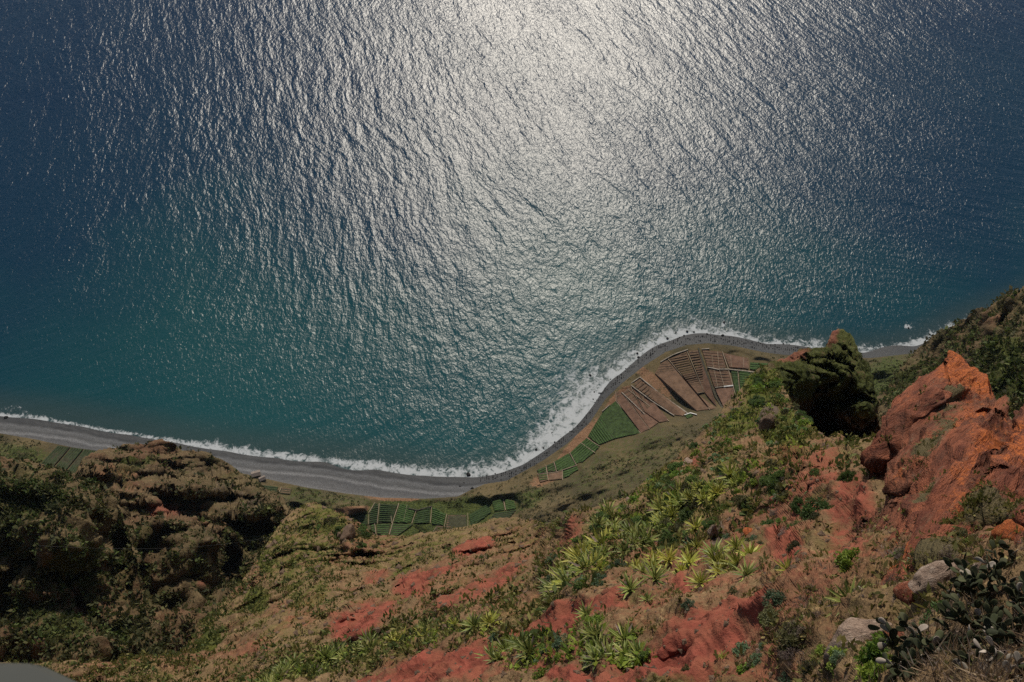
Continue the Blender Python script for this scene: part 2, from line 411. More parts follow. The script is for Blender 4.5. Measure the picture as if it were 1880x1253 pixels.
#@@TERRAIN
# ------------------------------------------------------------------ terrain sheets
class Sheet:
    """a stretch of slope: surveyed points (bearing and range) give the base surface, world-space noise the relief"""
    def __init__(self, top, bot, ctl, x0, x1, ncol, nrow, rel, fine, seed, rows_pow=1.0, skirt=None, zone=None, smooth=0.0, extra=None, strata=None, ragged=2.5, fall=None, onto=None, rough_to=None, sharp=False):
        top = np.array(top, float); bot = np.array(bot, float); ctl = np.array(ctl, float)
        self.f = TPS(ctl[:, :2], np.log(ctl[:, 2]), smooth)
        self.x0, self.x1, self.ncol, self.nrow, self.pow = x0, x1, ncol, nrow, rows_pow
        self.xs = np.linspace(x0, x1, ncol)
        self.yt = np.interp(self.xs, top[:, 0], top[:, 1]); self.yb = np.interp(self.xs, bot[:, 0], bot[:, 1])
        _x = np.stack([self.xs, self.xs * 0, self.xs * 0 + seed * 3.3], -1)
        self.yt = self.yt + ragged * (vnoise(_x / 26.0, seed) * 1.2 + vnoise(_x / 11.0, seed + 1) * .8 + vnoise(_x / 4.5, seed + 2) * .5)
        if rough_to is not None: self.yt = self.yt + 9 * sstep(rough_to, rough_to - 60, self.xs) * sstep(330, 380, self.xs) * (vnoise(_x / 24.0, seed + 8) + .6 * vnoise(_x / 10.0, seed + 9))
        v = np.linspace(0, 1, nrow) ** rows_pow
        PX = np.repeat(self.xs[None], nrow, 0); PY = self.yt[None] + (self.yb - self.yt)[None] * v[:, None]
        lt = self.f(PX, PY)
        if extra is not None:
            for (ex, ey, rx, ry, rot, dk) in extra:
                c, s = math.cos(rot), math.sin(rot)
                u = ((PX - ex) * c + (PY - ey) * s) / rx; w = (-(PX - ex) * s + (PY - ey) * c) / ry
                lt = lt + dk * np.exp(-(u * u + w * w))
        D = ray(PX, PY)
        P = CAM + D * np.exp(lt)[..., None]
        # broad relief along the line of sight so that crest lines keep their place
        for lam, k in rel:
            Q = P / lam
            if strata is not None: Q = Q - (Q @ strata)[..., None] * strata * 0.88
            if fall is not None: Q = Q - (Q @ fall)[..., None] * fall * 0.72
            if strata is None: Q = Q + 0.45 * np.stack([vnoise(P / (lam * 0.8) + 5.1 * j, seed + 60 + j) for j in range(3)], -1)
            n = vnoise(Q + seed, seed)
            n = n if k > 0 else (0.65 - 2 * np.abs(n))
            lt = lt + abs(k) * n * (0.25 + 0.75 * sstep(0, 0.13, v))[:, None]
        if onto is not None:      # sink the lower and left rim into the neighbouring slope
            tn = np.log(onto.t_at(PX, PY)) + 0.05
            w = sstep(0, 0.13, 1 - v)[:, None] * sstep(0, 1, (PX - x0) / (40 + 130 * sstep(830, 960, PY)))
            lt = tn + (lt - tn) * w; rim = w
        t = np.exp(lt); P = CAM + D * t[..., None]
        N = self.normals(P, D)
        sp = t / FOC * (x1 - x0) / ncol
        off = 0
        for i, (lam, a) in enumerate(fine):
            Q = P / lam
            if strata is not None:
                Q = Q - (Q @ strata)[..., None] * strata * 0.86
            w = sstep(1.2, 3.0, lam / sp)
            if i < 2 and strata is None: Q = Q + 0.4 * np.stack([vnoise(P / (lam * 0.7) + 3.3 * j, seed + 90 + j) for j in range(3)], -1)
            n = vnoise(Q + 13.7 * i, seed + 31 * i)
            if i % 2 == 0 or sharp: n = 0.65 - 2 * np.abs(n)
            off = off + a * w * n
        if strata is not None:      # broken beds: slow rise, sharp drop across the bedding
            pb = np.cross(strata, ray((x0 + x1) / 2, self.yt.mean())); pb /= np.linalg.norm(pb)
            for per, am in ((3.6, 1.0), (1.4, 0.46), (0.6, 0.2)):
                sw = (P @ pb) / per + 0.7 * vnoise((P - (P @ strata)[..., None] * strata * 0.6) / (per * 2.6), seed + 70) + 0.18 * vnoise(P / (per * 0.8), seed + 71)
                fr = sw - np.floor(sw); fr = np.where(fr < 0.86, fr / 0.86, (1 - fr) / 0.14)
                off = off + am * (fr - 0.5) * (0.35 + 0.65 * sstep(-.3, .4, vnoise(P / (per * 3.1) + 9, seed + 72)))
        off = off * (0.35 + 0.65 * sstep(0, 0.035, v))[:, None]
        if onto is not None: off = off * (0.15 + 0.85 * rim)
        P = P + N * off[..., None]
        self.N = self.normals(P, D); self.P = P; self.PX, self.PY, self.t = PX, PY, t
        self.zone_arr = zone(PX, PY, P) if zone else np.zeros(PX.shape + (4,))
        V, Z = P, self.zone_arr
        if skirt:
            drop, steep, n = skirt
            rows = []
            for i in range(n, 0, -1):
                q = (i / n) ** 1.6
                r = P[0] + D[0] * (drop * q * 1.15)
                rows.append(r)
            V = np.concatenate([np.array(rows), P], 0)
            Z = np.concatenate([np.repeat(self.zone_arr[:1], n, 0), self.zone_arr], 0)
        self.V, self.Z = V, Z
    @staticmethod
    def normals(P, D):
        du = np.gradient(P, axis=1); dv = np.gradient(P, axis=0)
        N = np.cross(du, dv); N /= np.linalg.norm(N, axis=-1, keepdims=True) + 1e-12
        s = np.sign((N * -D).sum(-1, keepdims=True)); s[s == 0] = 1
        return N * s
    def build(self, name, mat, extra_attrs=None):
        nr, nc = self.V.shape[:2]
        at = {'zone': self.Z.reshape(-1, 4)}
        if extra_attrs: at.update(extra_attrs)
        me = make_mesh(name, self.V.reshape(-1, 3), grid_faces(nr, nc), mat, True, at)
        return link(name, me, kind='structure')
    def t_at(self, PX, PY):
        c = np.clip(np.round((PX - self.x0) / (self.x1 - self.x0) * (self.ncol - 1)).astype(int), 0, self.ncol - 1)
        v = np.clip((PY - self.yt[c]) / (self.yb[c] - self.yt[c]), 0, 1)
        r = np.round(v ** (1 / self.pow) * (self.nrow - 1)).astype(int)
        return self.t[r, c]
    def locate(self, px, py):
        c = int(round((px - self.x0) / (self.x1 - self.x0) * (self.ncol - 1))); c = max(0, min(self.ncol - 1, c))
        v = (py - self.yt[c]) / (self.yb[c] - self.yt[c])
        if v < 0: v = 0.0
        r = int(round(min(1, v) ** (1 / self.pow) * (self.nrow - 1)))
        # normal averaged over a neighbourhood
        a, b = max(0, r - 6), min(self.nrow, r + 7); e, f = max(0, c - 6), min(self.ncol, c + 7)
        n = self.N[a:b, e:f].reshape(-1, 3).mean(0)
        return Vector(self.P[r, c]), Vector(n).normalized(), float(self.t[r, c])

def blobs(PX, PY, lst):
    m = np.zeros(PX.shape)
    for (x, y, rx, ry, rot, w) in lst:
        c, s = math.cos(math.radians(rot)), math.sin(math.radians(rot))
        u = ((PX - x) * c + (PY - y) * s) / rx; v = (-(PX - x) * s + (PY - y) * c) / ry
        m = np.maximum(m, w * (1 - sstep(0.45, 1.35, np.sqrt(u * u + v * v))))
    return m

# --- the coast: beach, field terraces and talus at the cliff foot (heights above the sea)
WATER = np.array([(-500, 700), (-250, 733), (0, 764), (60, 769), (120, 777), (200, 791), (270, 802), (350, 817), (440, 831), (520, 839), (600, 846), (680, 858), (760, 870),
                  (820, 877), (860, 880), (910, 874), (950, 864), (985, 847), (1010, 827), (1040, 802), (1070, 777), (1085, 757), (1095, 732), (1120, 707), (1150, 682),
                  (1180, 657), (1215, 637), (1250, 624), (1290, 619), (1330, 622), (1370, 630), (1420, 637), (1470, 642), (1530, 647), (1590, 652), (1650, 647), (1690, 634),
                  (1760, 605), (1880, 560), (2200, 440)], float)
INNER = np.array([(-500, 735), (-250, 765), (0, 795), (60, 805), (130, 820), (240, 838), (340, 848), (440, 867), (500, 881), (560, 894), (640, 906), (700, 913), (780, 915),
                  (840, 911), (862, 900), (890, 888), (930, 882), (960, 872), (1000, 851), (1040, 828), (1082, 792), (1112, 748), (1142, 717), (1182, 687), (1222, 657),
                  (1260, 643), (1300, 639), (1345, 643), (1400, 657), (1440, 663), (1530, 664), (1600, 662), (1650, 655), (1700, 645), (1760, 620), (1880, 580), (2200, 460)], float)
_m = (INNER[:, 0] > 950) & (INNER[:, 0] < 1700)
INNER[_m, 1] -= 0.5 * (INNER[_m, 1] - np.interp(INNER[_m, 0], WATER[:, 0], WATER[:, 1]))
def water_y(x): return np.interp(x, WATER[:, 0], WATER[:, 1])
def inner_y(x): return np.interp(x, INNER[:, 0], INNER[:, 1])
BACK = np.array([(-500, 1000), (0, 960), (200, 960), (500, 1000), (700, 1040), (900, 1020), (1000, 1010), (1100, 990), (1200, 940), (1300, 860), (1400, 770), (1450, 780), (1600, 780), (1700, 740), (1900, 680), (2200, 600)], float)
zc = []
for x in list(range(-480, 2200, 90)):
    zc += [(x, water_y(x) - 45, -5.0), (x, water_y(x), 0.0), (x, inner_y(x), 4.0)]
zc += [(0, 840, 9), (100, 850, 9), (150, 870, 12), (500, 905, 12), (560, 930, 16), (480, 960, 30), (700, 945, 12), (800, 950, 12), (900, 935, 12), (960, 900, 10), (680, 990, 18), (780, 995, 18), (880, 985, 24), (950, 960, 30),
       (1000, 880, 12), (1050, 845, 10), (1110, 790, 9), (1160, 790, 11), (1180, 730, 8), (1250, 680, 8), (1250, 760, 12), (1330, 700, 9), (1330, 750, 14), (1390, 690, 12),
       (1060, 900, 34), (1120, 850, 26), (1200, 800, 24), (1290, 772, 26), (1150, 890, 62), (1100, 940, 66), (1230, 830, 52), (1290, 800, 48), (1030, 945, 46), (1300, 850, 90), (1200, 930, 110),
       (1600, 690, 20), (1660, 680, 30), (1600, 740, 60), (1650, 720, 60), (1500, 700, 22), (1900, 660, 60), (700, 1040, 40), (0, 950, 40), (300, 900, 20)]
zc = np.array(zc)
ZF = TPS(zc[:, :2], zc[:, 2], 0.002)
CX0, CX1, CNC, CNR = -480.0, 2180.0, 700, 180
cxs = np.linspace(CX0, CX1, CNC)
cyt = water_y(cxs) - 40; cyb = np.interp(cxs, BACK[:, 0], BACK[:, 1])
cv = np.linspace(0, 1, CNR)
CPX = np.repeat(cxs[None], CNR, 0); CPY = cyt[None] + (cyb - cyt)[None] * cv[:, None]
CZ = ZF(CPX, CPY)

def px_poly(z, pts):    # zoomed survey coordinates -> photograph bearings
    ox, oy, s = z
    return np.array([(ox + x / s, oy + y / s) for x, y in pts])
Z3 = (940, 560, 3.685); Z2 = (440, 700, 2.265); Z1 = (0, 700, 2.267)

#        (zoom, outline, surface, rows material, row direction (two points), row spacing px, label-free name)
PLOTS = [
    (Z3, [(650, 690), (700, 652), (868, 868), (790, 882), (692, 905), (590, 945), (514, 888), (560, 810), (612, 730)], 'cropsoil', 'crop', ((650, 690), (790, 882)), 4.2),
    (Z3, [(508, 900), (588, 955), (560, 995), (480, 1056), (434, 1076), (394, 1000), (460, 938)], 'cropsoil', 'crop', ((394, 1000), (508, 900)), 4.2),
    (Z3, [(382, 1004), (430, 1080), (342, 1118), (304, 1120), (288, 1060)], 'cropsoil', 'crop', ((288, 1060), (382, 1004)), 4.2),
    (Z3, [(280, 1066), (298, 1122), (244, 1130), (234, 1086)], 'field_dark', 'crop', ((234, 1086), (280, 1066)), 4.0),
    (Z3, [(168, 1118), (226, 1092), (236, 1132), (180, 1142)], 'field_dark', 'crop', ((168, 1118), (226, 1092)), 4.0),
    (Z3, [(246, 1138), (336, 1126), (342, 1176), (252, 1184)], 'tilled2', 'stubble', ((246, 1138), (336, 1126)), 3.6),
    (Z3, [(346, 1126), (440, 1090), (450, 1112), (348, 1176)], 'cropsoil', 'crop', ((346, 1126), (440, 1090)), 4.0),
    (Z3, [(172, 1150), (238, 1140), (244, 1184), (190, 1200)], 'tilled2', 'crop', ((172, 1150), (238, 1140)), 3.8),
    (Z3, [(700, 588), (740, 596), (868, 762), (925, 838), (874, 864), (704, 642)], 'tilled', 'stubble', ((700, 610), (740, 600)), 6.0),
    (Z3, [(750, 592), (798, 552), (885, 720), (990, 796), (932, 836), (876, 762)], 'tilled', 'stubble', ((740, 600), (790, 560)), 7.0),
    (Z3, [(806, 548), (950, 650), (1062, 782), (1000, 794), (898, 722)], 'tilled', 'stubble', ((806, 548), (900, 720)), 9.0),
    (Z3, [(812, 540), (866, 496), (1180, 732), (1150, 750), (1096, 742), (960, 648)], 'tilled2', 'stubble', ((812, 540), (866, 496)), 7.0),
    (Z3, [(968, 462), (1012, 392), (1052, 374), (1332, 706), (1250, 716)], 'tilled2', 'stubble', ((968, 462), (1180, 440)), 4.2),
    (Z3, [(1062, 366), (1178, 318), (1296, 584), (1250, 600), (1384, 700), (1344, 706)], 'tilled2', 'stubble', ((1062, 372), (1190, 345)), 4.2),
    (Z3, [(1192, 312), (1256, 306), (1340, 540), (1386, 690), (1304, 592)], 'tilled', 'stubble', ((1192, 320), (1256, 312)), 4.6),
    (Z3, [(1286, 306), (1418, 318), (1446, 424), (1402, 434), (1322, 414)], 'tilled', 'stubble', ((1286, 306), (1418, 318)), 5.0),
    (Z3, [(1328, 432), (1462, 440), (1490, 540), (1436, 546), (1368, 552)], 'tilled', 'stubble', ((1328, 432), (1462, 440)), 5.0),
    (Z3, [(1374, 566), (1494, 556), (1506, 610), (1462, 656), (1432, 690)], 'tilled', 'stubble', ((1374, 566), (1494, 556)), 5.0),
    (Z3, [(1430, 326), (1600, 362), (1602, 430), (1472, 420)], 'tilled', 'stubble', ((1430, 326), (1600, 362)), 5.0),
    (Z3, [(1612, 388), (1740, 396), (1690, 450), (1610, 434)], 'cropsoil', 'crop', ((1612, 388), (1740, 396)), 4.2),
    (Z3, [(1480, 434), (1530, 438), (1538, 584), (1514, 600)], 'cropsoil', 'crop_dark', ((1480, 434), (1530, 438)), 4.2),
    (Z3, [(1536, 440), (1640, 452), (1622, 490), (1546, 580)], 'cropsoil', 'crop', ((1536, 440), (1640, 452)), 4.2),
    (Z3, [(1168, 742), (1206, 732), (1226, 752), (1184, 768)], 'cropsoil', 'crop', ((1168, 742), (1206, 732)), 3.0),
    (Z2, [(540, 545), (562, 508), (578, 512), (570, 588), (538, 592)], 'field_dark', 'crop_dark', ((540, 545), (574, 540)), 3.6),
    (Z2, [(584, 510), (656, 514), (632, 584), (576, 588)], 'field_dark', 'crop_dark', ((584, 520), (650, 524)), 3.6),
    (Z2, [(666, 512), (694, 514), (728, 536), (712, 588), (642, 586)], 'cropsoil', 'crop', ((666, 530), (720, 545)), 3.6),
    (Z2, [(740, 540), (792, 524), (790, 588), (722, 590)], 'cropsoil', 'crop_dark', ((740, 545), (792, 535)), 3.6),
    (Z2, [(802, 524), (856, 552), (846, 600), (798, 590)], 'cropsoil', 'crop', ((802, 540), (856, 560)), 3.6),
    (Z2, [(544, 600), (560, 594), (566, 632), (550, 622)], 'field_dark', 'crop', ((544, 600), (560, 596)), 3.6),
    (Z2, [(570, 594), (624, 594), (616, 646), (572, 634)], 'field_dark', 'crop', ((570, 596), (624, 596)), 3.6),
    (Z2, [(636, 592), (720, 596), (650, 646), (624, 648)], 'field_dark', 'crop', ((636, 594), (720, 598)), 3.6),
    (Z2, [(820, 600), (856, 606), (842, 632), (800, 640)], 'field_dark', 'stubble', ((820, 604), (856, 606)), 3.6),
    (Z2, [(866, 556), (942, 556), (944, 612), (852, 628)], 'field_dark', 'stubble', ((866, 556), (942, 556)), 4.0),
    (Z2, [(1050, 500), (1092, 490), (1100, 536), (1060, 540)], 'cropsoil', 'crop', ((1050, 500), (1092, 490)), 3.6),
    (Z2, [(1102, 488), (1140, 500), (1150, 528), (1110, 536)], 'cropsoil', 'crop', ((1102, 490), (1140, 500)), 3.6),
    (Z2, [(955, 556), (1036, 508), (1046, 545), (962, 606)], 'cropsoil', 'crop_dark', ((955, 570), (1040, 530)), 3.6),
    (Z2, [(1062, 548), (1150, 536), (1110, 580), (1010, 602)], 'field_dark', 'crop_dark', ((1062, 560), (1130, 548)), 3.6),
    (Z2, [(90, 432), (160, 440), (150, 466), (100, 462)], 'field_dark', 'crop_dark', ((90, 434), (160, 440)), 3.4),
    (Z2, [(176, 442), (216, 448), (210, 470), (168, 466)], 'field_dark', 'stubble', ((176, 444), (216, 448)), 3.4),
    (Z2, [(196, 522), (262, 530), (254, 560), (204, 552)], 'cropsoil', 'crop', ((196, 524), (262, 530)), 3.4),
    (Z2, [(470, 560), (530, 556), (532, 596), (500, 604)], 'field_dark', 'crop_dark', ((470, 562), (530, 556)), 3.6),
    (Z1, [(240, 268), (290, 275), (215, 362), (165, 348)], 'field_dark', 'crop_dark', ((165, 348), (240, 268)), 3.6),
    (Z1, [(298, 276), (345, 282), (268, 376), (224, 364)], 'field_dark', 'crop_dark', ((224, 364), (298, 276)), 3.6),
    (Z1, [(353, 283), (405, 290), (330, 386), (276, 378)], 'field_dark', 'crop_dark', ((276, 378), (353, 283)), 3.6),
]
PLOTS = [(px_poly(z, poly), a, b, px_poly(z, rd), sp) for z, poly, a, b, rd, sp in PLOTS]

# flatness: terrain noise fades out around the fields and on the beach
flat = np.zeros(CPX.shape)
for poly, *_ in PLOTS:
    c = poly.mean(0); r = np.abs(poly - c).max(0) + 6
    flat = np.maximum(flat, 1 - sstep(0.75, 1.3, np.sqrt(((CPX - c[0]) / r[0]) ** 2 + ((CPY - c[1]) / r[1]) ** 2)))
sand = 1 - sstep(-1.0, 3.0, CPY - inner_y(CPX)[...])
P0 = on_level(CPX, CPY, CZ)
amp = (1 - flat) * sstep(0, 25, CPY - inner_y(CPX))
for i, (lam, a) in enumerate(((60, 6.0), (28, 5.0), (13, 3.2), (6, 1.7), (3, 0.8))):
    nz = vnoise(P0 / lam + i * 7.1, 40 + i)
    if i < 2: nz = 1 - 2 * np.abs(nz)
    CZ = CZ + amp * a * nz
lowband = sstep(-2, 6, CPY - inner_y(CPX)) * (1 - flat)
CZ = CZ + lowband * 0.8 * (1 + vnoise(P0 / 7.0, 77)) + sand * (CZ > 0.3) * 0.25 * vnoise(P0 / 2.5, 78)
CPOS = on_level(CPX, CPY, CZ)

def seg_dist(P, poly):
    best = np.full(P.shape[:-1], 1e9)
    for a, b in zip(poly[:-1], poly[1:]):
        ab = b - a; L = (ab * ab).sum()
        t = np.clip(((P - a) * ab).sum(-1) / L, 0, 1)
        best = np.minimum(best, np.linalg.norm(P - (a + t[..., None] * ab), axis=-1))
    return best
WL = on_level(WATER[:, 0], WATER[:, 1], np.zeros(len(WATER)))[:, :2]
shore_c = seg_dist(CPOS[..., :2], WL) * np.sign(CPY - water_y(CPX)) * (1 - 0.45 * sstep(900, 990, CPX))
green = blobs(CPX, CPY, [(1150, 850, 170, 70, -25, 0.42), (40, 835, 70, 25, 8, 0.55), (640, 930, 120, 30, 8, 0.45), (960, 920, 60, 25, -20, 0.55), (1640, 720, 80, 80, 0, 0.7), (560, 910, 60, 20, 8, 0.5), (870, 945, 70, 40, 0, .8), (770, 978, 60, 14, 0, .8), (760, 945, 130, 34, 0, .8)])
redd = blobs(CPX, CPY, [(1060, 815, 14, 70, 42, 0.85), (1135, 735, 14, 40, 42, 0.9), (640, 938, 50, 9, -8, 0.75), (720, 915, 70, 7, 2, 0.6), (1200, 700, 16, 60, -50, 0.6), (1010, 860, 40, 12, -30, 0.5), (1350, 735, 20, 20, 0, 0.6), (1000, 880, 40, 14, -20, .6)])
zone_c = np.stack([redd, green, np.zeros_like(green), np.ones_like(green)], -1)
me = make_mesh('coastal_ground', CPOS.reshape(-1, 3), grid_faces(CNR, CNC), MAT['coast'], True,
               {'zone': zone_c.reshape(-1, 4), 'sand': sand.ravel(), 'shore': shore_c.ravel()})
link('coastal_ground', me, kind='structure')

def coast_at(px, py):
    c = int(round((px - CX0) / (CX1 - CX0) * (CNC - 1))); c = max(0, min(CNC - 1, c))
    r = int(round((py - cyt[c]) / (cyb[c] - cyt[c]) * (CNR - 1))); r = max(0, min(CNR - 1, r))
    return Vector(CPOS[r, c])

# --- the sea
sx = np.concatenate([np.linspace(-1700, -420, 40)[:-1], np.linspace(-420, 2320, 380), np.linspace(2320, 3600, 40)[1:]])
sy = np.concatenate([-1540 + (1 - (1 - np.linspace(0, 1, 60)) ** 2) * 0, ])[:0]
sy = np.concatenate([-1545 + 1205 * (np.linspace(0, 1, 70) ** 0.6)[:-1], np.linspace(-340, 960, 200)])
SX, SY = np.meshgrid(sx, sy)
SPOS = on_level(SX, SY, np.zeros(SX.shape))
sd = seg_dist(SPOS[..., :2], WL)
az = math.radians(-12.6)
al = np.array([math.sin(az), math.cos(az)]); ac = np.array([math.cos(az), -math.sin(az)])
u0 = SPOS[..., :2] @ ac; v0 = SPOS[..., :2] @ al
ctr = on_level(np.array(1130.), np.array(690.), np.array(0.))[:2]
rr = np.linalg.norm(SPOS[..., :2] - ctr, axis=-1)
wgt = np.exp(-sd / 170.0)
u = u0 * (1 - 0.55 * wgt) + wgt * (-0.75 * sd) + 6 * vnoise(SPOS / 90.0, 3)
v = v0 + 10 * vnoise(SPOS / 120.0, 4)
fwx = np.array([(-500, 2.5), (0, 4), (50, 5), (110, 2.5), (220, 2.2), (300, 3), (400, 7), (520, 5), (600, 4), (680, 7), (760, 8), (850, 14), (930, 18), (985, 32), (1040, 42), (1080, 30), (1110, 18), (1180, 17), (1240, 20), (1330, 18), (1420, 11), (1530, 12), (1660, 10), (2200, 8)], float)
foamw = np.interp(SX, fwx[:, 0], fwx[:, 1])
teal = np.clip(0.98 * np.exp(-(sd / 270.0) ** 1.5), 0, 1) * np.clip(np.interp(SX, [-400, 0, 350, 900, 1400, 1900, 2400], [0.45, 0.55, 0.95, 0.9, 0.65, 0.5, 0.4]), 0, 1)
ROCKS = [(12, 767, 6), (860, 871, 8), (846, 893, 3.5), (866, 897, 5), (853, 887, 3), (1084, 690, 4.5), (1241, 611, 4), (1262, 609, 4), (1274, 610, 3.6), (1225, 622, 5), (1170, 649, 4.5), (1222, 635, 3), (1256, 617, 4.2), (1298, 614, 4),
         (1326, 617, 6), (1329, 592, 4), (1091, 720, 3), (1089, 733, 2.6), (984, 826, 5), (997, 822, 3), (978, 845, 3), (1013, 795, 2.6), (1121, 697, 2.6), (1172, 657, 4), (1205, 640, 4), (1283, 618, 3.2), (1312, 619, 3),
         (1668, 603, 3), (1449, 633, 2.4), (1018, 812, 3), (1031, 806, 2.6), (1060, 783, 2.6), (1100, 722, 3), (1140, 688, 2.6), (1188, 652, 3), (1245, 623, 3.2), (1005, 832, 3.4), (965, 858, 3), (940, 868, 3), (1050, 793, 3), (1078, 763, 3), (1130, 700, 2.6)]
rockfoam = np.zeros(SX.shape)
for x, y, r in ROCKS:
    if y < water_y(x) + 2:
        rockfoam = np.maximum(rockfoam, 0.75 * np.exp(-(((SX - x) / (r * 1.8)) ** 2 + ((SY - y) / (r * 1.5)) ** 2)))
rockfoam = np.maximum(rockfoam, 0.9 * np.exp(-(((SX - 1668) / 10) ** 2 + ((SY - 600) / 7) ** 2)))
rockfoam = np.maximum(rockfoam, 0.6 * np.exp(-(((SX - 25) / 25) ** 2 + ((SY - 752) / 9) ** 2)))
me = make_mesh('sea', SPOS.reshape(-1, 3), grid_faces(*SX.shape), MAT['sea'], True,
               {'wave': np.stack([u, v, np.zeros_like(u)], -1).reshape(-1, 3), 'shore': sd.ravel(), 'foamw': foamw.ravel(), 'teal': teal.ravel(), 'rockfoam': rockfoam.ravel()})
link('sea', me, kind='structure')

# --- left spur (far, mostly turned away from the sun)
def zone_left(PX, PY, P):
    red = blobs(PX, PY, [(300, 938, 46, 13, 5, 0.85), (225, 880, 75, 26, 10, 0.36), (370, 1070, 14, 10, 0, .7), (300, 1195, 40, 10, 0, .7), (170, 1000, 30, 20, 0, .4), (390, 955, 60, 20, 20, .35)])
    grn = blobs(PX, PY, [(240, 860, 80, 14, -20, 0.5), (150, 1040, 60, 60, 0, .5), (240, 1060, 30, 60, 0, .55), (210, 1170, 50, 28, -20, .75), (300, 1000, 80, 40, 0, .3), (50, 950, 80, 100, 0, .5), (90, 1150, 70, 40, 0, .6)])
    rock = blobs(PX, PY, [(440, 930, 80, 40, 30, .35), (400, 1020, 60, 30, 30, .35)])
    return np.stack([red, grn, rock, np.ones_like(red)], -1)
L_top = [(-260, 800), (0, 838), (40, 842), (80, 853), (140, 867), (150, 845), (165, 832), (210, 822), (250, 817), (280, 812), (318, 812), (335, 828), (375, 832), (405, 842), (440, 866), (470, 885), (500, 905), (530, 935), (545, 950), (600, 1000)]
L_bot = [(-260, 1250), (0, 1250), (300, 1240), (400, 1180), (460, 1090), (520, 1040), (600, 1040)]
L_ctl = [(-260, 800, 345), (-260, 1000, 285), (-260, 1250, 215), (0, 838, 335), (80, 853, 335), (140, 867, 345), (165, 832, 430), (250, 816, 450), (318, 812, 445), (405, 842, 425), (440, 866, 405), (500, 905, 372), (545, 950, 330), (230, 860, 405),
         (160, 900, 330), (300, 905, 360), (300, 930, 345), (300, 950, 316), (300, 1000, 306), (400, 930, 345), (230, 1000, 306), (230, 940, 322), (480, 965, 325), (440, 1030, 322), (385, 1030, 296), (420, 1000, 300), (0, 900, 315), (90, 950, 300), (0, 1050, 290), (100, 1050, 285), (200, 1090, 282),
         (140, 1180, 268), (0, 1180, 268), (300, 1080, 292), (330, 1170, 272), (400, 1130, 280), (470, 1060, 300), (250, 1215, 258), (0, 1250, 250), (300, 1240, 256), (520, 1040, 312), (600, 1040, 330), (400, 1180, 266)]
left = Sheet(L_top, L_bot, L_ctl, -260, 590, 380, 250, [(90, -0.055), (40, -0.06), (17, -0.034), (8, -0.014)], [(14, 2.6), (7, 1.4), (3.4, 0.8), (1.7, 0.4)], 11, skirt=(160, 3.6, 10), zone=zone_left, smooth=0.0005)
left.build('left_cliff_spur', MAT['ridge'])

# --- dark spur in front of it, at the left edge
def zone_dark(PX, PY, P):
    grn = blobs(PX, PY, [(150, 1040, 70, 60, 0, .6), (60, 930, 90, 80, 0, .5), (90, 1150, 80, 40, 0, .65), (215, 1160, 40, 22, -20, .9)])
    red = blobs(PX, PY, [(195, 1060, 30, 30, 0, .3)])
    return np.stack([red, grn, grn * 0, np.ones_like(red)], -1)
D_top = [(-260, 812), (0, 836), (40, 842), (80, 853), (120, 868), (150, 880), (185, 893), (205, 912), (222, 940), (234, 975), (246, 1020), (256, 1070), (266, 1110), (282, 1150), (305, 1180), (340, 1210)]
D_bot = [(-260, 1260), (0, 1255), (200, 1250), (340, 1250)]
D_ctl = [(-260, 812, 258), (-260, 1000, 250), (-260, 1260, 236), (0, 836, 258), (80, 853, 256), (150, 880, 254), (215, 922, 252), (231, 948, 252), (0, 900, 248), (110, 940, 246), (190, 985, 246), (224, 985, 250), (243, 1020, 244), (170, 1000, 236), (100, 1040, 240),
         (0, 1050, 243), (180, 1090, 240), (246, 1080, 242), (90, 1130, 228), (110, 1170, 226), (0, 1180, 232), (190, 1170, 230), (275, 1150, 236), (340, 1210, 226), (200, 1250, 226), (0, 1255, 226), (340, 1250, 224)]
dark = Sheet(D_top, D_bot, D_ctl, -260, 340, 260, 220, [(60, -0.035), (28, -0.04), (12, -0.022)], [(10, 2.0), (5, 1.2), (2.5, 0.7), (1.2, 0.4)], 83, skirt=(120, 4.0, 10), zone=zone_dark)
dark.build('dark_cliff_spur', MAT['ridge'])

# --- right far slope
def zone_right(PX, PY, P):
    grn = blobs(PX, PY, [(1840, 690, 70, 90, 20, 0.75), (1700, 720, 80, 70, 0, 0.6), (1780, 620, 60, 30, -30, .4)])
    red = blobs(PX, PY, [(1850, 580, 60, 20, -30, .35)])
    return np.stack([red, grn, grn * 0, np.ones_like(red)], -1)
R_top = [(1580, 775), (1610, 735), (1645, 695), (1668, 660), (1685, 636), (1715, 614), (1740, 598), (1790, 573), (1820, 560), (1850, 541), (1880, 531), (1960, 500), (2160, 430)]
R_bot = [(1580, 880), (1700, 880), (1880, 840), (2160, 800)]
R_ctl = [(1580, 775, 330), (1645, 695, 420), (1685, 636, 470), (1740, 598, 430), (1820, 560, 380), (1880, 531, 350), (2160, 430, 300), (1600, 860, 230), (1700, 780, 290), (1700, 880, 200), (1760, 680, 355), (1850, 640, 300), (1850, 740, 240), (1880, 840, 170), (2160, 800, 150), (2160, 600, 220), (1780, 620, 390)]
right = Sheet(R_top, R_bot, R_ctl, 1580, 2160, 330, 200, [(80, -0.03), (36, -0.025), (15, 0.012)], [(12, 2.2), (6, 1.4), (3, 0.8), (1.5, 0.4)], 23, skirt=(150, 3.6, 10), zone=zone_right)
right.build('right_cliff_slope', MAT['ridge'])

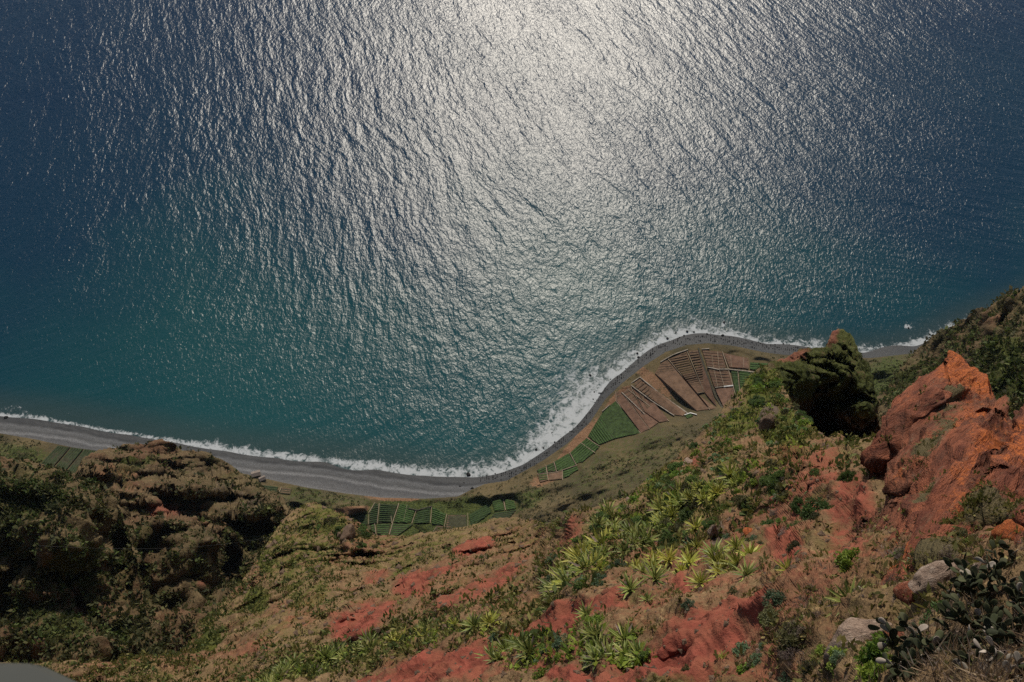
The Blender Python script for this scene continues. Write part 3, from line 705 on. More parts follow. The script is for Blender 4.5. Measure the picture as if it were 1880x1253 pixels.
# --- the green pinnacle beyond the near crest
def zone_pin(PX, PY, P):
    grn = blobs(PX, PY, [(1510, 690, 120, 70, 20, 0.8), (1580, 720, 40, 80, 0, .7), (1555, 640, 40, 50, 0, .75)])
    red = blobs(PX, PY, [(1530, 618, 9, 20, 30, 0.75), (1455, 655, 34, 9, -18, 0.8), (1580, 790, 30, 20, 0, .4)])
    return np.stack([red, grn, grn * 0, np.ones_like(red)], -1)
N_top = [(1385, 690), (1400, 675), (1430, 660), (1468, 646), (1500, 641), (1515, 636), (1528, 614), (1545, 606), (1562, 612), (1573, 634), (1578, 655), (1590, 668), (1597, 690), (1604, 720), (1612, 760), (1618, 800), (1650, 830)]
N_bot = [(1385, 860), (1500, 880), (1650, 880)]
N_ctl = [(1385, 690, 136), (1400, 675, 140), (1430, 660, 148), (1468, 646, 157), (1500, 641, 162), (1545, 606, 170), (1573, 634, 168), (1590, 668, 166), (1604, 720, 160), (1612, 760, 156), (1618, 800, 154), (1650, 830, 154),
         (1430, 695, 134), (1470, 690, 140), (1520, 682, 146), (1560, 690, 149), (1470, 725, 144), (1490, 745, 154), (1530, 755, 160), (1590, 760, 144), (1560, 730, 152), (1500, 790, 166), (1550, 800, 168), (1590, 800, 160), (1385, 860, 150), (1500, 880, 176), (1650, 880, 172)]
pin = Sheet(N_top, N_bot, N_ctl, 1385, 1650, 240, 200, [(26, 0.012), (9, -0.022), (4, -0.012)], [(6, 0.7), (3, 0.7), (1.5, 0.45), (0.7, 0.25)], 31, ragged=3.4, skirt=(120, 4.0, 10), zone=zone_pin)
pin.build('green_pinnacle', MAT['ridge'])

# --- the near slope: brown and red face below, planted ridge, foreground on the right
def zone_near(PX, PY, P):
    red = blobs(PX, PY, [(655, 1142, 62, 36, -25, 1.0), (700, 1125, 40, 18, -25, 0.9), (758, 1076, 42, 26, -20, 0.95), (800, 1052, 50, 9, -12, .8), (872, 1004, 46, 18, -14, 0.9), (905, 1075, 70, 12, -25, 0.75), (840, 1098, 50, 12, -25, .75), (935, 1050, 50, 14, -30, .7),
        (690, 1060, 30, 16, -20, .6), (560, 1130, 60, 30, -30, .4), (470, 1190, 60, 20, -10, .35),
        (815, 1226, 135, 36, -12, 1.0), (700, 1250, 90, 16, -8, .8), (1060, 1133, 105, 27, -17, 1.0), (1130, 1100, 50, 14, -20, .8), (960, 1170, 24, 16, 0, .8), (1000, 1200, 30, 14, 0, .7), (1230, 1218, 95, 46, -15, 1.0), (1295, 1170, 95, 50, -30, 0.95), (1390, 1125, 60, 30, -10, 0.9), (1100, 1250, 120, 16, 0, .95), (1250, 1075, 20, 20, 0, .8), (1340, 1230, 60, 30, 0, .55), (1010, 1225, 60, 14, 0, .8),
        (1445, 1005, 44, 34, 20, 0.8), (1480, 940, 40, 30, 0, .75), (1510, 900, 60, 60, 0, .6), (1480, 835, 90, 26, 0, .5), (1270, 848, 20, 12, 0, 1.0), (1350, 985, 30, 20, 0, .45), (1560, 930, 40, 80, 20, .7), (1050, 980, 20, 40, 30, .6), (1330, 900, 40, 20, 0, .35), (1560, 1010, 60, 40, 0, .6), (1330, 1080, 330, 150, -10, .36), (1480, 900, 130, 110, 0, .46), (1200, 1230, 330, 60, 0, .5), (900, 1080, 200, 90, -25, .25)])
    grn = blobs(PX, PY, [(490, 1030, 20, 26, 0, 0.8), (472, 1105, 26, 26, 0, 0.85), (385, 1183, 30, 16, -25, 0.95), (550, 1010, 80, 70, -20, .5), (560, 1090, 60, 50, 0, .45), (760, 1010, 160, 40, -10, .36), (700, 1190, 200, 30, -18, .4), (740, 1050, 20, 10, -20, .7),
        (1400, 715, 40, 50, 0, 0.85), (1350, 770, 50, 30, -30, .7), (1440, 790, 60, 40, 20, 0.8), (1330, 840, 40, 30, 0, .4), (1200, 880, 40, 30, -30, .6), (595, 955, 60, 36, 10, .6), (1000, 960, 30, 12, -20, .5), (1250, 930, 160, 40, -30, .3),
        (560, 1225, 120, 20, -18, .55), (760, 1170, 130, 18, -15, .4), (1000, 1180, 90, 20, 0, .35), (1150, 1180, 90, 40, 0, .35), (900, 1000, 80, 20, -20, .3)])
    rock = blobs(PX, PY, [(1690, 1170, 160, 80, -10, .4), (1410, 765, 20, 26, 0, .9), (1300, 830, 20, 14, 0, .4), (1320, 985, 14, 30, 20, .7)])
    return np.stack([red, grn, rock, np.ones_like(red)], -1)
F_top = [(-260, 1226), (0, 1219), (200, 1216), (330, 1205), (372, 1150), (430, 1082), (470, 1030), (500, 985), (525, 950), (545, 930), (575, 924), (610, 932), (650, 955), (688, 985), (730, 986), (800, 976), (850, 968), (900, 956), (950, 948), (985, 955), (1005, 965),
         (1040, 946), (1100, 930), (1160, 906), (1195, 880), (1230, 850), (1280, 800), (1310, 770), (1350, 722), (1390, 682), (1408, 672), (1428, 690), (1440, 715), (1462, 748), (1490, 788), (1520, 804), (1538, 794), (1560, 810), (1600, 802), (1640, 806), (1700, 830), (1900, 860), (2100, 870)]
F_bot = [(-260, 1420), (2100, 1420)]
F_ctl = [(-260, 1226, 150), (-260, 1420, 80), (0, 1253, 118), (200, 1253, 112), (0, 1420, 76), (400, 1253, 98), (400, 1420, 66), (600, 1253, 78), (800, 1253, 60), (800, 1420, 42), (1000, 1253, 48), (1200, 1253, 38), (1200, 1420, 28), (1400, 1253, 29), (1600, 1253, 19.5), (1600, 1420, 14), (1750, 1253, 14.5), (1880, 1253, 11.5), (2100, 1253, 9), (2100, 1420, 7),
         (200, 1218, 126), (350, 1185, 138), (400, 1150, 150), (500, 1150, 118), (600, 1150, 106), (700, 1160, 90), (900, 1150, 68), (1000, 1150, 57), (1200, 1150, 45), (1400, 1150, 36), (1570, 1160, 25), (1700, 1150, 21.5), (1850, 1150, 16.5), (2100, 1150, 13),
         (450, 1080, 185), (520, 1060, 170), (600, 1060, 145), (800, 1060, 112), (940, 1060, 92), (1010, 1050, 77), (1200, 1050, 58), (1400, 1050, 44), (1560, 1060, 35), (1700, 1060, 30), (1880, 1040, 25), (2100, 1040, 20),
         (500, 990, 235), (545, 930, 268), (640, 955, 236), (600, 1000, 205), (690, 988, 222), (760, 985, 205), (850, 968, 198), (950, 948, 182), (880, 1000, 150), (1000, 966, 142), (1040, 950, 95), (1040, 1000, 84), (1100, 940, 88), (1250, 950, 74), (1400, 950, 62), (1560, 950, 47.5), (1640, 950, 43.5), (1700, 950, 40.5),
         (1195, 880, 100), (1300, 870, 88), (1400, 870, 78), (1500, 870, 64), (1600, 870, 52.5), (1310, 772, 116), (1360, 790, 104), (1430, 790, 100), (1500, 800, 94), (1600, 806, 76), (1390, 690, 134), (1420, 690, 132), (1440, 730, 118), (1700, 850, 62), (1900, 870, 50), (2100, 880, 40)]
_a = CAM + ray(900., 1240.) * 54.0; _b = CAM + ray(660., 1000.) * 185.0
FALL = (_b - _a) / np.linalg.norm(_b - _a)         # fall line of the near slope
near = Sheet(F_top, F_bot, F_ctl, -260, 2100, 840, 350, [(50, -0.06), (22, -0.07), (9, -0.032), (4.5, -0.012)], [(6, 0.46), (3, 0.42), (1.4, 0.26), (0.7, 0.18), (0.34, 0.11), (0.17, 0.05)], 47, rows_pow=1.0, fall=FALL, rough_to=560, skirt=(90, 3.4, 12), zone=zone_near, smooth=0.0003,
             extra=[(640, 1120, 30, 8, -0.7, -0.03), (670, 1128, 26, 6, -0.6, 0.035), (690, 1118, 26, 6, -0.6, -0.025), (1410, 765, 14, 20, 0.3, -0.05), (640, 975, 42, 26, 0.3, -0.09), (860, 1000, 40, 12, -.3, -.02), (1250, 850, 40, 10, -.7, -.03), (1420, 1030, 30, 12, .3, -.03), (1540, 1000, 30, 40, .3, .04)])
near.build('near_slope', MAT['slope'])

# --- the red rock outcrop
def zone_rock(PX, PY, P):
    org = blobs(PX, PY, [(1780, 690, 90, 50, 30, 0.7), (1790, 770, 80, 60, 0, .5), (1850, 830, 80, 70, 0, .7), (1790, 880, 80, 50, -30, .55), (1690, 800, 90, 120, 30, .3), (1650, 1030, 60, 22, -30, .9), (1760, 930, 60, 30, -30, .6), (1745, 655, 30, 14, 30, .9), (1830, 800, 60, 30, 0, .6)])
    grn = blobs(PX, PY, [(1740, 760, 30, 90, 30, .45), (1720, 830, 50, 16, -40, .6), (1700, 910, 12, 60, 30, .5), (1820, 960, 80, 30, -20, .75), (1760, 1030, 80, 20, -15, .8), (1840, 740, 16, 40, 0, .6)])
    return np.stack([org, grn, grn * 0, np.ones_like(org)], -1)
O_top = [(1560, 985), (1575, 940), (1596, 860), (1604, 832), (1622, 792), (1650, 742), (1672, 708), (1692, 690), (1722, 674), (1736, 668), (1741, 650), (1760, 656), (1782, 668), (1812, 688), (1820, 716), (1832, 742), (1842, 764), (1862, 776), (1880, 768), (1920, 740), (2100, 680)]
O_bot = [(1560, 1120), (1600, 1110), (1650, 1100), (1720, 1085), (1800, 1062), (1880, 1044), (2100, 1000)]
O_ctl = [(1604, 832, 54), (1650, 742, 63), (1692, 690, 69), (1745, 650, 74), (1812, 690, 69), (1842, 764, 57), (1862, 776, 55), (1920, 740, 55), (2100, 680, 50), (1640, 900, 47.8), (1620, 850, 53.5), (1680, 800, 53), (1740, 760, 54), (1720, 880, 42.5), (1800, 850, 45), (1790, 780, 51), (1860, 900, 37), (1780, 950, 35.5), (1680, 990, 36.5), (1620, 1020, 38.5), (1850, 960, 31.5), (1820, 990, 31.8), (2100, 850, 36)]
for x, y in ((1560, 985), (1575, 945), (1596, 870), (1560, 1120), (1600, 1110), (1650, 1100), (1720, 1085), (1800, 1062), (1880, 1044), (2100, 1000)):
    O_ctl.append((x, y, float(np.exp(near.f(np.array([x]), np.array([y])))[0]) * 1.02))
_a = CAM + ray(1650., 1000.) * 37.0; _b = CAM + ray(1800., 830.) * 46.5
BED = (_b - _a) / np.linalg.norm(_b - _a)          # direction of the rock's bedding
outcrop = Sheet(O_top, O_bot, O_ctl, 1560, 2100, 330, 270, [(11, 0.02), (5, -0.045), (2.2, -0.03)], [(4, 0.6), (2, 0.4), (1.0, 0.26), (0.5, 0.16), (0.25, 0.08)], 61, skirt=(40, 3.4, 10), zone=zone_rock, extra=[(1835, 985, 60, 16, -0.25, 0.10)], strata=BED, smooth=0.0005, ragged=3.5, onto=near, sharp=True)
_st = outcrop.V.reshape(-1, 3); _st = _st - (_st @ BED)[:, None] * BED[None] * 0.88
outcrop.build('red_rock_outcrop', MAT['outcrop'], {'strat': _st})
#@@OBJECTS
# ------------------------------------------------------------------ fields at the cliff foot
FIELD_UP = 1.1
def field_z(p, up=FIELD_UP):
    p = np.atleast_2d(p)
    return ZF(p[:, 0], p[:, 1]) + up
def lvl(p, up=FIELD_UP):
    p = np.atleast_2d(np.asarray(p, float))
    return on_level(p[:, 0], p[:, 1], field_z(p, up))

def prism(name, poly, up, down, mat):
    n = len(poly); top = lvl(poly, up); bot = top.copy(); bot[:, 2] -= down
    me = bpy.data.meshes.new(name)
    me.from_pydata([tuple(v) for v in np.concatenate([top, bot])], [], [list(range(n))] + [[i, n + i, n + (i + 1) % n, (i + 1) % n] for i in range(n)])
    me.materials.append(mat); me.update()
    return me

def rows_mesh(name, poly, rd, sp, mat, hgt, wid):
    r = rd[1] - rd[0]; r = r / np.linalg.norm(r); q = np.array([-r[1], r[0]])
    off = poly @ q; V = []; F = []
    n = len(poly); s = off.min() + sp * 0.5
    while s < off.max() - sp * 0.2:
        hits = []
        for i in range(n):
            a, b = poly[i], poly[(i + 1) % n]; da, db = a @ q - s, b @ q - s
            if da * db < 0: hits.append(((a + (b - a) * da / (da - db)) @ r))
        hits.sort()
        for h0, h1 in zip(hits[::2], hits[1::2]):
            if h1 - h0 < 2: continue
            h0 += 0.6; h1 -= 0.6
            k = max(1, int((h1 - h0) / 9)); base = len(V)
            for j in range(k + 1):
                hh = h0 + (h1 - h0) * j / k
                wob = sp * wid * random.uniform(0.8, 1.15)
                c0 = r * hh + q * (s - wob / 2 + random.uniform(-.15, .15)); c1 = r * hh + q * (s + wob / 2)
                zt = hgt * random.uniform(0.75, 1.2)
                for c, u in ((c0, -0.1), (c0, zt), (c1, zt), (c1, -0.1)):
                    V.append(lvl(c, FIELD_UP + u)[0])
            for j in range(k):
                b0 = base + 4 * j
                for e in range(3): F.append((b0 + e, b0 + e + 1, b0 + e + 5, b0 + e + 4))
            F.append((base, base + 1, base + 2, base + 3)); b0 = base + 4 * k; F.append((b0, b0 + 3, b0 + 2, b0 + 1))
        s += sp * random.uniform(0.94, 1.06)
    if not F: return None
    return make_mesh(name, V, F, mat, False)

for poly, soil, crop, rd, sp in PLOTS:
    fo = link('field_plot', prism('field_plot', poly, FIELD_UP, 2.2, MAT[soil]), kind='structure')
    rm = rows_mesh('crop_rows', poly, rd, sp, MAT[crop], 0.5 if crop.startswith('crop') else 0.14, 0.5)
    if rm: link('crop_rows', rm, parent=fo, kind='stuff')

def strip_mesh(name, pts, width, up, down, mat):
    """a raised strip that follows a line on the terraces; width in photograph bearings"""
    pts = np.asarray(pts, float); P = [pts[0]]
    for a, b in zip(pts[:-1], pts[1:]):
        k = max(1, int(np.linalg.norm(b - a) / 8))
        for j in range(1, k + 1): P.append(a + (b - a) * j / k)
    P = np.array(P); T = np.gradient(P, axis=0); T /= np.linalg.norm(T, axis=1, keepdims=True); Q = np.stack([-T[:, 1], T[:, 0]], -1)
    V = []; F = []
    for i, (p, q) in enumerate(zip(P, Q)):
        w = width * random.uniform(0.8, 1.2); j = random.uniform(-0.25, 0.25)
        for c, u in ((p - q * (w / 2 + j), up - down), (p - q * (w / 2 + j), up), (p + q * (w / 2 - j), up), (p + q * (w / 2 - j), up - down)):
            V.append(lvl(c, u + random.uniform(-.06, .06))[0])
    for i in range(len(P) - 1):
        b = 4 * i
        for e in range(3): F.append((b + e, b + e + 1, b + e + 5, b + e + 4))
    F.append((0, 1, 2, 3)); b = 4 * (len(P) - 1); F.append((b, b + 3, b + 2, b + 1))
    return make_mesh(name, V, F, mat, False)

PATHS = [(Z3, [(702, 586), (704, 648), (870, 868)], 1.5), (Z3, [(744, 594), (868, 760), (930, 842)], 1.1), (Z3, [(800, 548), (890, 720)], 1.0), (Z3, [(780, 570), (940, 690), (1064, 786)], 1.4),
         (Z3, [(1056, 366), (1250, 598), (1340, 708)], 1.5), (Z3, [(1184, 314), (1300, 588), (1252, 598)], 1.2), (Z3, [(1352, 340), (1362, 420), (1392, 552)], 1.1), (Z3, [(1390, 316), (1404, 440), (1436, 550), (1472, 650)], 1.1),
         (Z3, [(1424, 316), (1464, 434), (1494, 545), (1512, 608)], 1.8), (Z3, [(1526, 436), (1540, 588)], 1.5), (Z3, [(1480, 336), (1484, 420)], 1.0), (Z3, [(1566, 352), (1568, 424)], 1.0), (Z3, [(1622, 456), (1624, 492)], 1.5),
         (Z3, [(464, 932), (562, 1000)], 1.5), (Z3, [(500, 896), (592, 956)], 1.2), (Z3, [(388, 996), (436, 1084)], 1.5), (Z3, [(284, 1060), (302, 1126)], 1.6), (Z3, [(228, 1082), (246, 1186)], 1.6), (Z3, [(340, 1120), (342, 1186)], 1.4), (Z3, [(170, 1146), (300, 1130), (440, 1084)], 1.1),
         (Z2, [(580, 508), (572, 592)], 1.4), (Z2, [(662, 508), (636, 588), (618, 652)], 1.6), (Z2, [(734, 536), (716, 592)], 1.3), (Z2, [(798, 520), (793, 590)], 1.4), (Z2, [(862, 552), (844, 632)], 1.4), (Z2, [(948, 548), (950, 616)], 1.2), (Z2, [(1096, 486), (1105, 536)], 1.6),
         (Z2, [(536, 548), (562, 504)], 1.4), (Z2, [(536, 550), (536, 594)], 1.0), (Z2, [(562, 592), (566, 636)], 1.2), (Z2, [(496, 562), (502, 600)], 1.2), (Z2, [(174, 440), (162, 468)], 1.3), (Z2, [(630, 560), (632, 590)], 1.0), (Z2, [(696, 514), (682, 580)], 0.9), (Z2, [(818, 606), (796, 640)], 1.0)]
for z, pts, w in PATHS:
    link('footpath', strip_mesh('footpath', px_poly(z, pts), w * 0.65, FIELD_UP + 0.45, 1.6, MAT['path']), kind='structure')
for z, pts, w in [(Z3, [(1262, 290), (1300, 420), (1380, 620), (1432, 712)], 3.4), (Z3, [(1050, 470), (1150, 580), (1250, 712)], 1.2), (Z3, [(706, 690), (790, 800), (830, 872)], 1.0), (Z3, [(598, 790), (660, 870), (690, 905)], 1.0)]:
    link('field_ditch', strip_mesh('field_ditch', px_poly(z, pts), w, FIELD_UP + 0.25, 1.8, MAT['path_dark']), kind='structure')
WALLS = [(Z3, [(1005, 386), (1090, 336), (1190, 300)], 1.9, 'wall', 'curved pale stone wall along the seaward edge of the widest brown field'),
         (Z3, [(1284, 298), (1336, 296)], 2.4, 'wall', 'short pale stone wall on the beach side of the dark ditch'),
         (Z3, [(866, 488), (1000, 600), (1190, 734)], 2.2, 'wall', 'long grey retaining wall beside the dry grass strip between brown fields'),
         (Z3, [(806, 528), (866, 488)], 1.8, 'wall', 'short grey retaining wall across the seaward end of the third brown terrace'),
         (Z3, [(742, 590), (820, 664), (900, 742)], 2.0, 'wall', 'dark edged stone wall between the two brown terraces next to the green field'),
         (Z3, [(806, 544), (950, 652), (1098, 748)], 2.0, 'wall', 'stone terrace wall running down the middle of the brown terraces'),
         (Z3, [(1322, 420), (1402, 438)], 2.2, 'wall', 'pale cross wall between two small brown plots right of the dark ditch'),
         (Z3, [(1404, 436), (1464, 434), (1640, 454)], 2.0, 'wall', 'long pale wall between the brown plots and the small green plots'),
         (Z3, [(1434, 552), (1496, 546)], 3.0, 'whitewall', 'bright white wall at the foot of the small brown plots'),
         (Z3, [(1372, 558), (1436, 552)], 1.6, 'wall', 'thin stone wall in line with the bright white wall'),
         (Z3, [(1166, 744), (1206, 730), (1250, 742)], 2.0, 'whitewall', 'white wall around the tiny green pool shaped plot'),
         (Z2, [(700, 528), (740, 536), (800, 520)], 2.2, 'path_dark', 'dark stone wall above the terraced green plots behind the beach'),
         (Z3, [(610, 720), (660, 676)], 1.6, 'wall', 'short pale wall on the seaward corner of the big green field')]
for z, pts, w, m, lab in WALLS:
    link('stone_wall', strip_mesh('stone_wall', px_poly(z, pts), w * 0.72, FIELD_UP + 1.0, 3.0, MAT[m]), label=lab, cat='wall', group='walls of the field terraces')

# small stone hut beside the fields behind the grey beach
def box_mesh(name, x0, x1, y0, y1, z0, z1, mat):
    V = [(x, y, z) for x in (x0, x1) for y in (y0, y1) for z in (z0, z1)]
    F = [(0, 1, 3, 2), (4, 6, 7, 5), (0, 4, 5, 1), (2, 3, 7, 6), (0, 2, 6, 4), (1, 5, 7, 3)]
    return make_mesh(name, V, F, mat, False)
def hut(px, py, rz, w, d, h, lab):
    e = bpy.data.objects.new('stone_hut', None); COL.objects.link(e)
    e.location = coast_at(px, py); e.rotation_euler.z = rz
    e['label'] = lab; e['category'] = 'hut'; e['group'] = 'huts by the fields'
    link('wall', box_mesh('wall', -w / 2, w / 2, -d / 2, d / 2, -1.5, h, MAT['wall']), e)
    V = [(-w / 2 - .3, -d / 2 - .3, h + .02), (w / 2 + .3, -d / 2 - .3, h + .02), (w / 2 + .3, d / 2 + .3, h + .02), (-w / 2 - .3, d / 2 + .3, h + .02), (-w / 2 - .3, 0, h + 1.1), (w / 2 + .3, 0, h + 1.1)]
    me = bpy.data.meshes.new('roof'); me.from_pydata(V, [], [(0, 1, 5, 4), (2, 3, 4, 5), (0, 4, 3), (1, 2, 5), (0, 3, 2, 1)]); me.materials.append(MAT['roof']); link('roof', me, e)
    link('door', box_mesh('door', -.5, .5, -d / 2 - .06, -d / 2 - .003, 0, 2.0, MAT['path_dark']), e)
hut(472, 873, 0.3, 6.0, 4.0, 2.8, 'tiny stone hut where the left grey beach meets the cliff spur')
hut(484, 881, 0.5, 4.0, 3.0, 2.2, 'smaller stone shed just right of the hut behind the left beach')

# ------------------------------------------------------------------ rocks
def rock_mesh(name, seed, mat, sub=3, rough=0.35, sq=(1, 1, 1)):
    import bmesh
    bm = bmesh.new(); bmesh.ops.create_icosphere(bm, subdivisions=sub, radius=1.0)
    V = np.array([v.co[:] for v in bm.verts])
    n = vnoise(V * 0.9 + seed * 3.1, seed) * rough + vnoise(V * 2.1 + seed, seed + 1) * rough * 0.6 + vnoise(V * 4.7, seed + 2) * rough * 0.25 + vnoise(V * 10, seed + 3) * rough * 0.1
    V = V * (1 + n)[:, None] * np.array(sq)
    # planar facets
    rs = np.random.default_rng(seed)
    for _ in range(7):
        d = rs.normal(size=3); d /= np.linalg.norm(d); lim = rs.uniform(0.6, 0.85)
        h = V @ d; V = V - np.maximum(h - lim, 0)[:, None] * d * 0.85
    for v, c in zip(bm.verts, V): v.co = c
    me = bpy.data.meshes.new(name); bm.to_mesh(me); bm.free()
    for p in me.polygons: p.use_smooth = True
    me.materials.append(mat)
    return me
sea_rocks = [rock_mesh('surf_rock', 100 + i, MAT['sea_rock'], 2, 0.4) for i in range(4)]
named_rocks = {0: 'dark rock at the waterline by the left edge of the picture', 1: 'largest black rock standing in the surf at the end of the grey beach', 5: 'lone black rock in the water off the bend of the cove',
               14: 'largest black rock in the surf in front of the headland fields', 15: 'black rock farthest out to sea off the headland', 27: 'rock ringed with foam offshore at far right', 2: 'smaller rock on the wet shingle below the big black rock', 3: 'flat dark rock on the shingle below the big black rock'}
for i, (x, y, r) in enumerate(ROCKS):
    P = coast_at(x, y) if y >= water_y(x) - 1 else Vector(on_level(np.array(float(x)), np.array(float(y)), np.array(0.)))
    s = r * 0.5 * (P - cam.location).length / FOC
    o = link('surf_rock', sea_rocks[i % 4], label=named_rocks.get(i, 'small black rock along the white surf line of the headland cove'), cat='rock', group='rocks along the surf')
    o.location = P + Vector((0, 0, 0.15 * s)); o.scale = (s * random.uniform(.9, 1.4), s * random.uniform(.8, 1.2), s * random.uniform(.6, .95)); o.rotation_euler = (random.uniform(-.3, .3), random.uniform(-.3, .3), random.uniform(0, 6.3))
# countless small stones on the shingle of the cove
def stone_field(name, pts, sizes, mat):
    base = np.array([(1, 0, 0), (0, 1, 0), (-1, 0, 0), (0, -1, 0), (0, 0, .4), (0, 0, -.4)], float)
    fc = np.array([(0, 1, 4), (1, 2, 4), (2, 3, 4), (3, 0, 4), (1, 0, 5), (2, 1, 5), (3, 2, 5), (0, 3, 5)])
    n = len(pts); V = base[None] * (1 + rng.uniform(-.35, .35, (n, 6, 3))) * np.asarray(sizes)[:, None, None]
    a = rng.uniform(0, 6.28, n); c, s = np.cos(a), np.sin(a)
    V = np.stack([V[..., 0] * c[:, None] - V[..., 1] * s[:, None], V[..., 0] * s[:, None] + V[..., 1] * c[:, None], V[..., 2]], -1) + np.asarray(pts)[:, None]
    F = (fc[None] + 6 * np.arange(n)[:, None, None]).reshape(-1, 3)
    return link(name, make_mesh(name, V.reshape(-1, 3), F, mat, False), kind='stuff')
pts, sz = [], []
while len(pts) < 800:
    x = rng.uniform(880, 1560); y = water_y(x) + rng.normal(2.0, 4.0)
    if y > inner_y(x) + 2 or y < water_y(x) - 8: continue
    pts.append(coast_at(x, y) + Vector((0, 0, .2))); sz.append(abs(rng.normal(0, 0.3)) + 0.2)
stone_field('shingle_stones', np.array(pts), sz, MAT['sea_rock']).__setitem__('label', 'dark loose stones along the waterline of the cove')

def put(sheet, px, py, me, name, px_radius, sink=0.15, lean=0.5, spin=None, squash=(1, 1, 1), **kw):
    P, N, t = sheet.locate(px, py)
    s = px_radius * t / FOC
    up = (Vector((0, 0, 1)) * (1 - lean) + N * lean).normalized()
    q = up.to_track_quat('Z', 'Y') @ Matrix.Rotation(random.uniform(0, 6.283) if spin is None else spin, 3, 'Z').to_quaternion()
    o = link(name, me, **kw)
    o.rotation_mode = 'QUATERNION'; o.rotation_quaternion = q
    o.location = P - up * sink * s; o.scale = tuple(s * a for a in squash)
    return o
def pz(z, x, y): return (z[0] + x / z[2], z[1] + y / z[2])
Z5 = (900, 880, 3.36); Z6 = (1380, 840, 3.034); Z7 = (1150, 740, 3.916)
for (x, y, r, sq, m, seed, lab) in [
        (1568, 1160, 62, (1.15, .85, .95), 'boulder', 5, 'big pale tan boulder below the spiky green agave'),
        (1677, 1102, 22, (1, .9, .9), 'boulder_red', 6, 'rounded red boulder with pale streaks left of the long pale rock'),
        (1738, 1082, 42, (1.3, .7, .6), 'boulder', 7, 'long pale grey rock beside the prickly pear thicket'),
        (1790, 1066, 22, (1.2, .8, .7), 'boulder', 8, 'pale angular rock at the right end of the long pale rock'),
        (1866, 1014, 26, (1, 1, .9), 'boulder_orange', 9, 'orange rounded boulder at the right edge of the picture'),
        (1812, 1058, 8, (1, 1, .8), 'boulder', 10, 'small pale stone below the dark hollow, left of two'), (1830, 1060, 8, (1, 1, .8), 'boulder', 11, 'small pale stone below the dark hollow, right of two'),
        (1411, 776, 20, (.8, .85, 1.3), 'boulder_brown', 12, 'brown upright rock knob on the green ridge top'), (1315, 990, 16, (.6, .7, 1.7), 'boulder', 13, 'slanting tan rock beside the dark green agave'),
        (1373, 980, 10, (1, 1, .8), 'boulder_orange', 14, 'bright orange red clod under the shrubs of the ridge'), (1156, 922, 8, (1, 1, .8), 'boulder', 15, 'pale rounded stone on the rim above the valley slope'),
        (1187, 918, 6, (1, .8, .8), 'boulder', 16, 'smaller pale stone right of the rounded stone on the rim'), (1270, 858, 9, (1.4, 1, .4), 'boulder', 17, 'flat slab of rock below the orange bare patch'),
        (1385, 1185, 10, (1, .8, .8), 'boulder', 18, 'grey stone in the weeds left of the big tan boulder'), (640, 978, 14, (1.2, 1, 1), 'boulder_brown', 19, 'brown rock on the far crest above the beach fields'),
        (1640, 1150, 20, (1, .8, .6), 'boulder_red', 20, 'dark red stone tucked right of the big tan boulder')]:
    put(near, x, y, rock_mesh('boulder', seed, MAT[m], 4, 0.33), 'boulder', r, 0.1, 0.3, 0.4 * seed, sq, label=lab, cat='boulder')

# ------------------------------------------------------------------ plants
def leaf_strip(length, width, droop, nseg=4, fold=0.25, rnd=(0.2, 0.9), tip=1.0):
    """sword leaf along +X, drooping in -Z; V section; rnd attribute: dark midrib, pale margins"""
    V = []; R = []
    for i in range(nseg + 1):
        s = i / nseg
        w = width * (0.55 + 1.2 * s * (1 - s) * 1.6) * (1 - s ** 3) + 0.004
        x = length * s; z = -droop * length * s * s
        V += [(x, -w / 2, z + fold * w), (x, 0, z), (x, w / 2, z + fold * w)]; R += [rnd[1], rnd[0], rnd[1]]
    F = []
    for i in range(nseg):
        b = 3 * i
        F += [(b, b + 3, b + 4, b + 1), (b + 1, b + 4, b + 5, b + 2)]
    return np.array(V), np.array(F), np.array(R)
def rot_yz(V, az, el):
    ce, se = math.cos(el), math.sin(el)
    x = V[:, 0] * ce - V[:, 2] * se; z = V[:, 0] * se + V[:, 2] * ce
    ca, sa = math.cos(az), math.sin(az)
    return np.stack([x * ca - V[:, 1] * sa, x * sa + V[:, 1] * ca, z], -1)
def agave_layout(n, seed):
    rs = random.Random(seed); out = []
    for i in range(n):
        f = i / (n - 1)
        out.append((i * 2.39996 + rs.uniform(-.25, .25), math.radians(84 - 78 * f ** 0.85 + rs.uniform(-8, 8)), rs.uniform(0.8, 1.1) * (0.8 + 0.2 * math.sin(f * 3.1)), rs.uniform(0, 1)))
    return out
def agave_mesh(seed, n, width, mat, rb=0.0):
    rs = random.Random(seed); V = []; F = []; R = []; o = 0
    for az, el, ln, rv in agave_layout(n, seed):
        v, f, r = leaf_strip(ln, width * rs.uniform(.85, 1.15), rs.uniform(.05, .35) * math.cos(el) + .04, 3, 0.25, (0.08 + .35 * rv + rb, 0.55 + .4 * rv + rb))
        V.append(rot_yz(v, az, el)); F.append(f + o); R.append(r); o += len(v)
    me = make_mesh('agave', np.concatenate(V), np.concatenate(F), mat, True, {'rnd': np.clip(np.concatenate(R), 0, 1)})
    me.materials.append(MAT['dead']); nd = 6 * rs.choice((3, 5, 7))
    for p in me.polygons[len(me.polygons) - nd:]: p.material_index = 1
    return me
AG = {'g': [agave_mesh(200 + i, 30, .13, MAT['agave']) for i in range(4)], 'y': [agave_mesh(220 + i, 26, .14, MAT['agave_yellow']) for i in range(4)], 'd': [agave_mesh(240 + i, 36, .10, MAT['agave_dark']) for i in range(2)]}
LEAF = {}
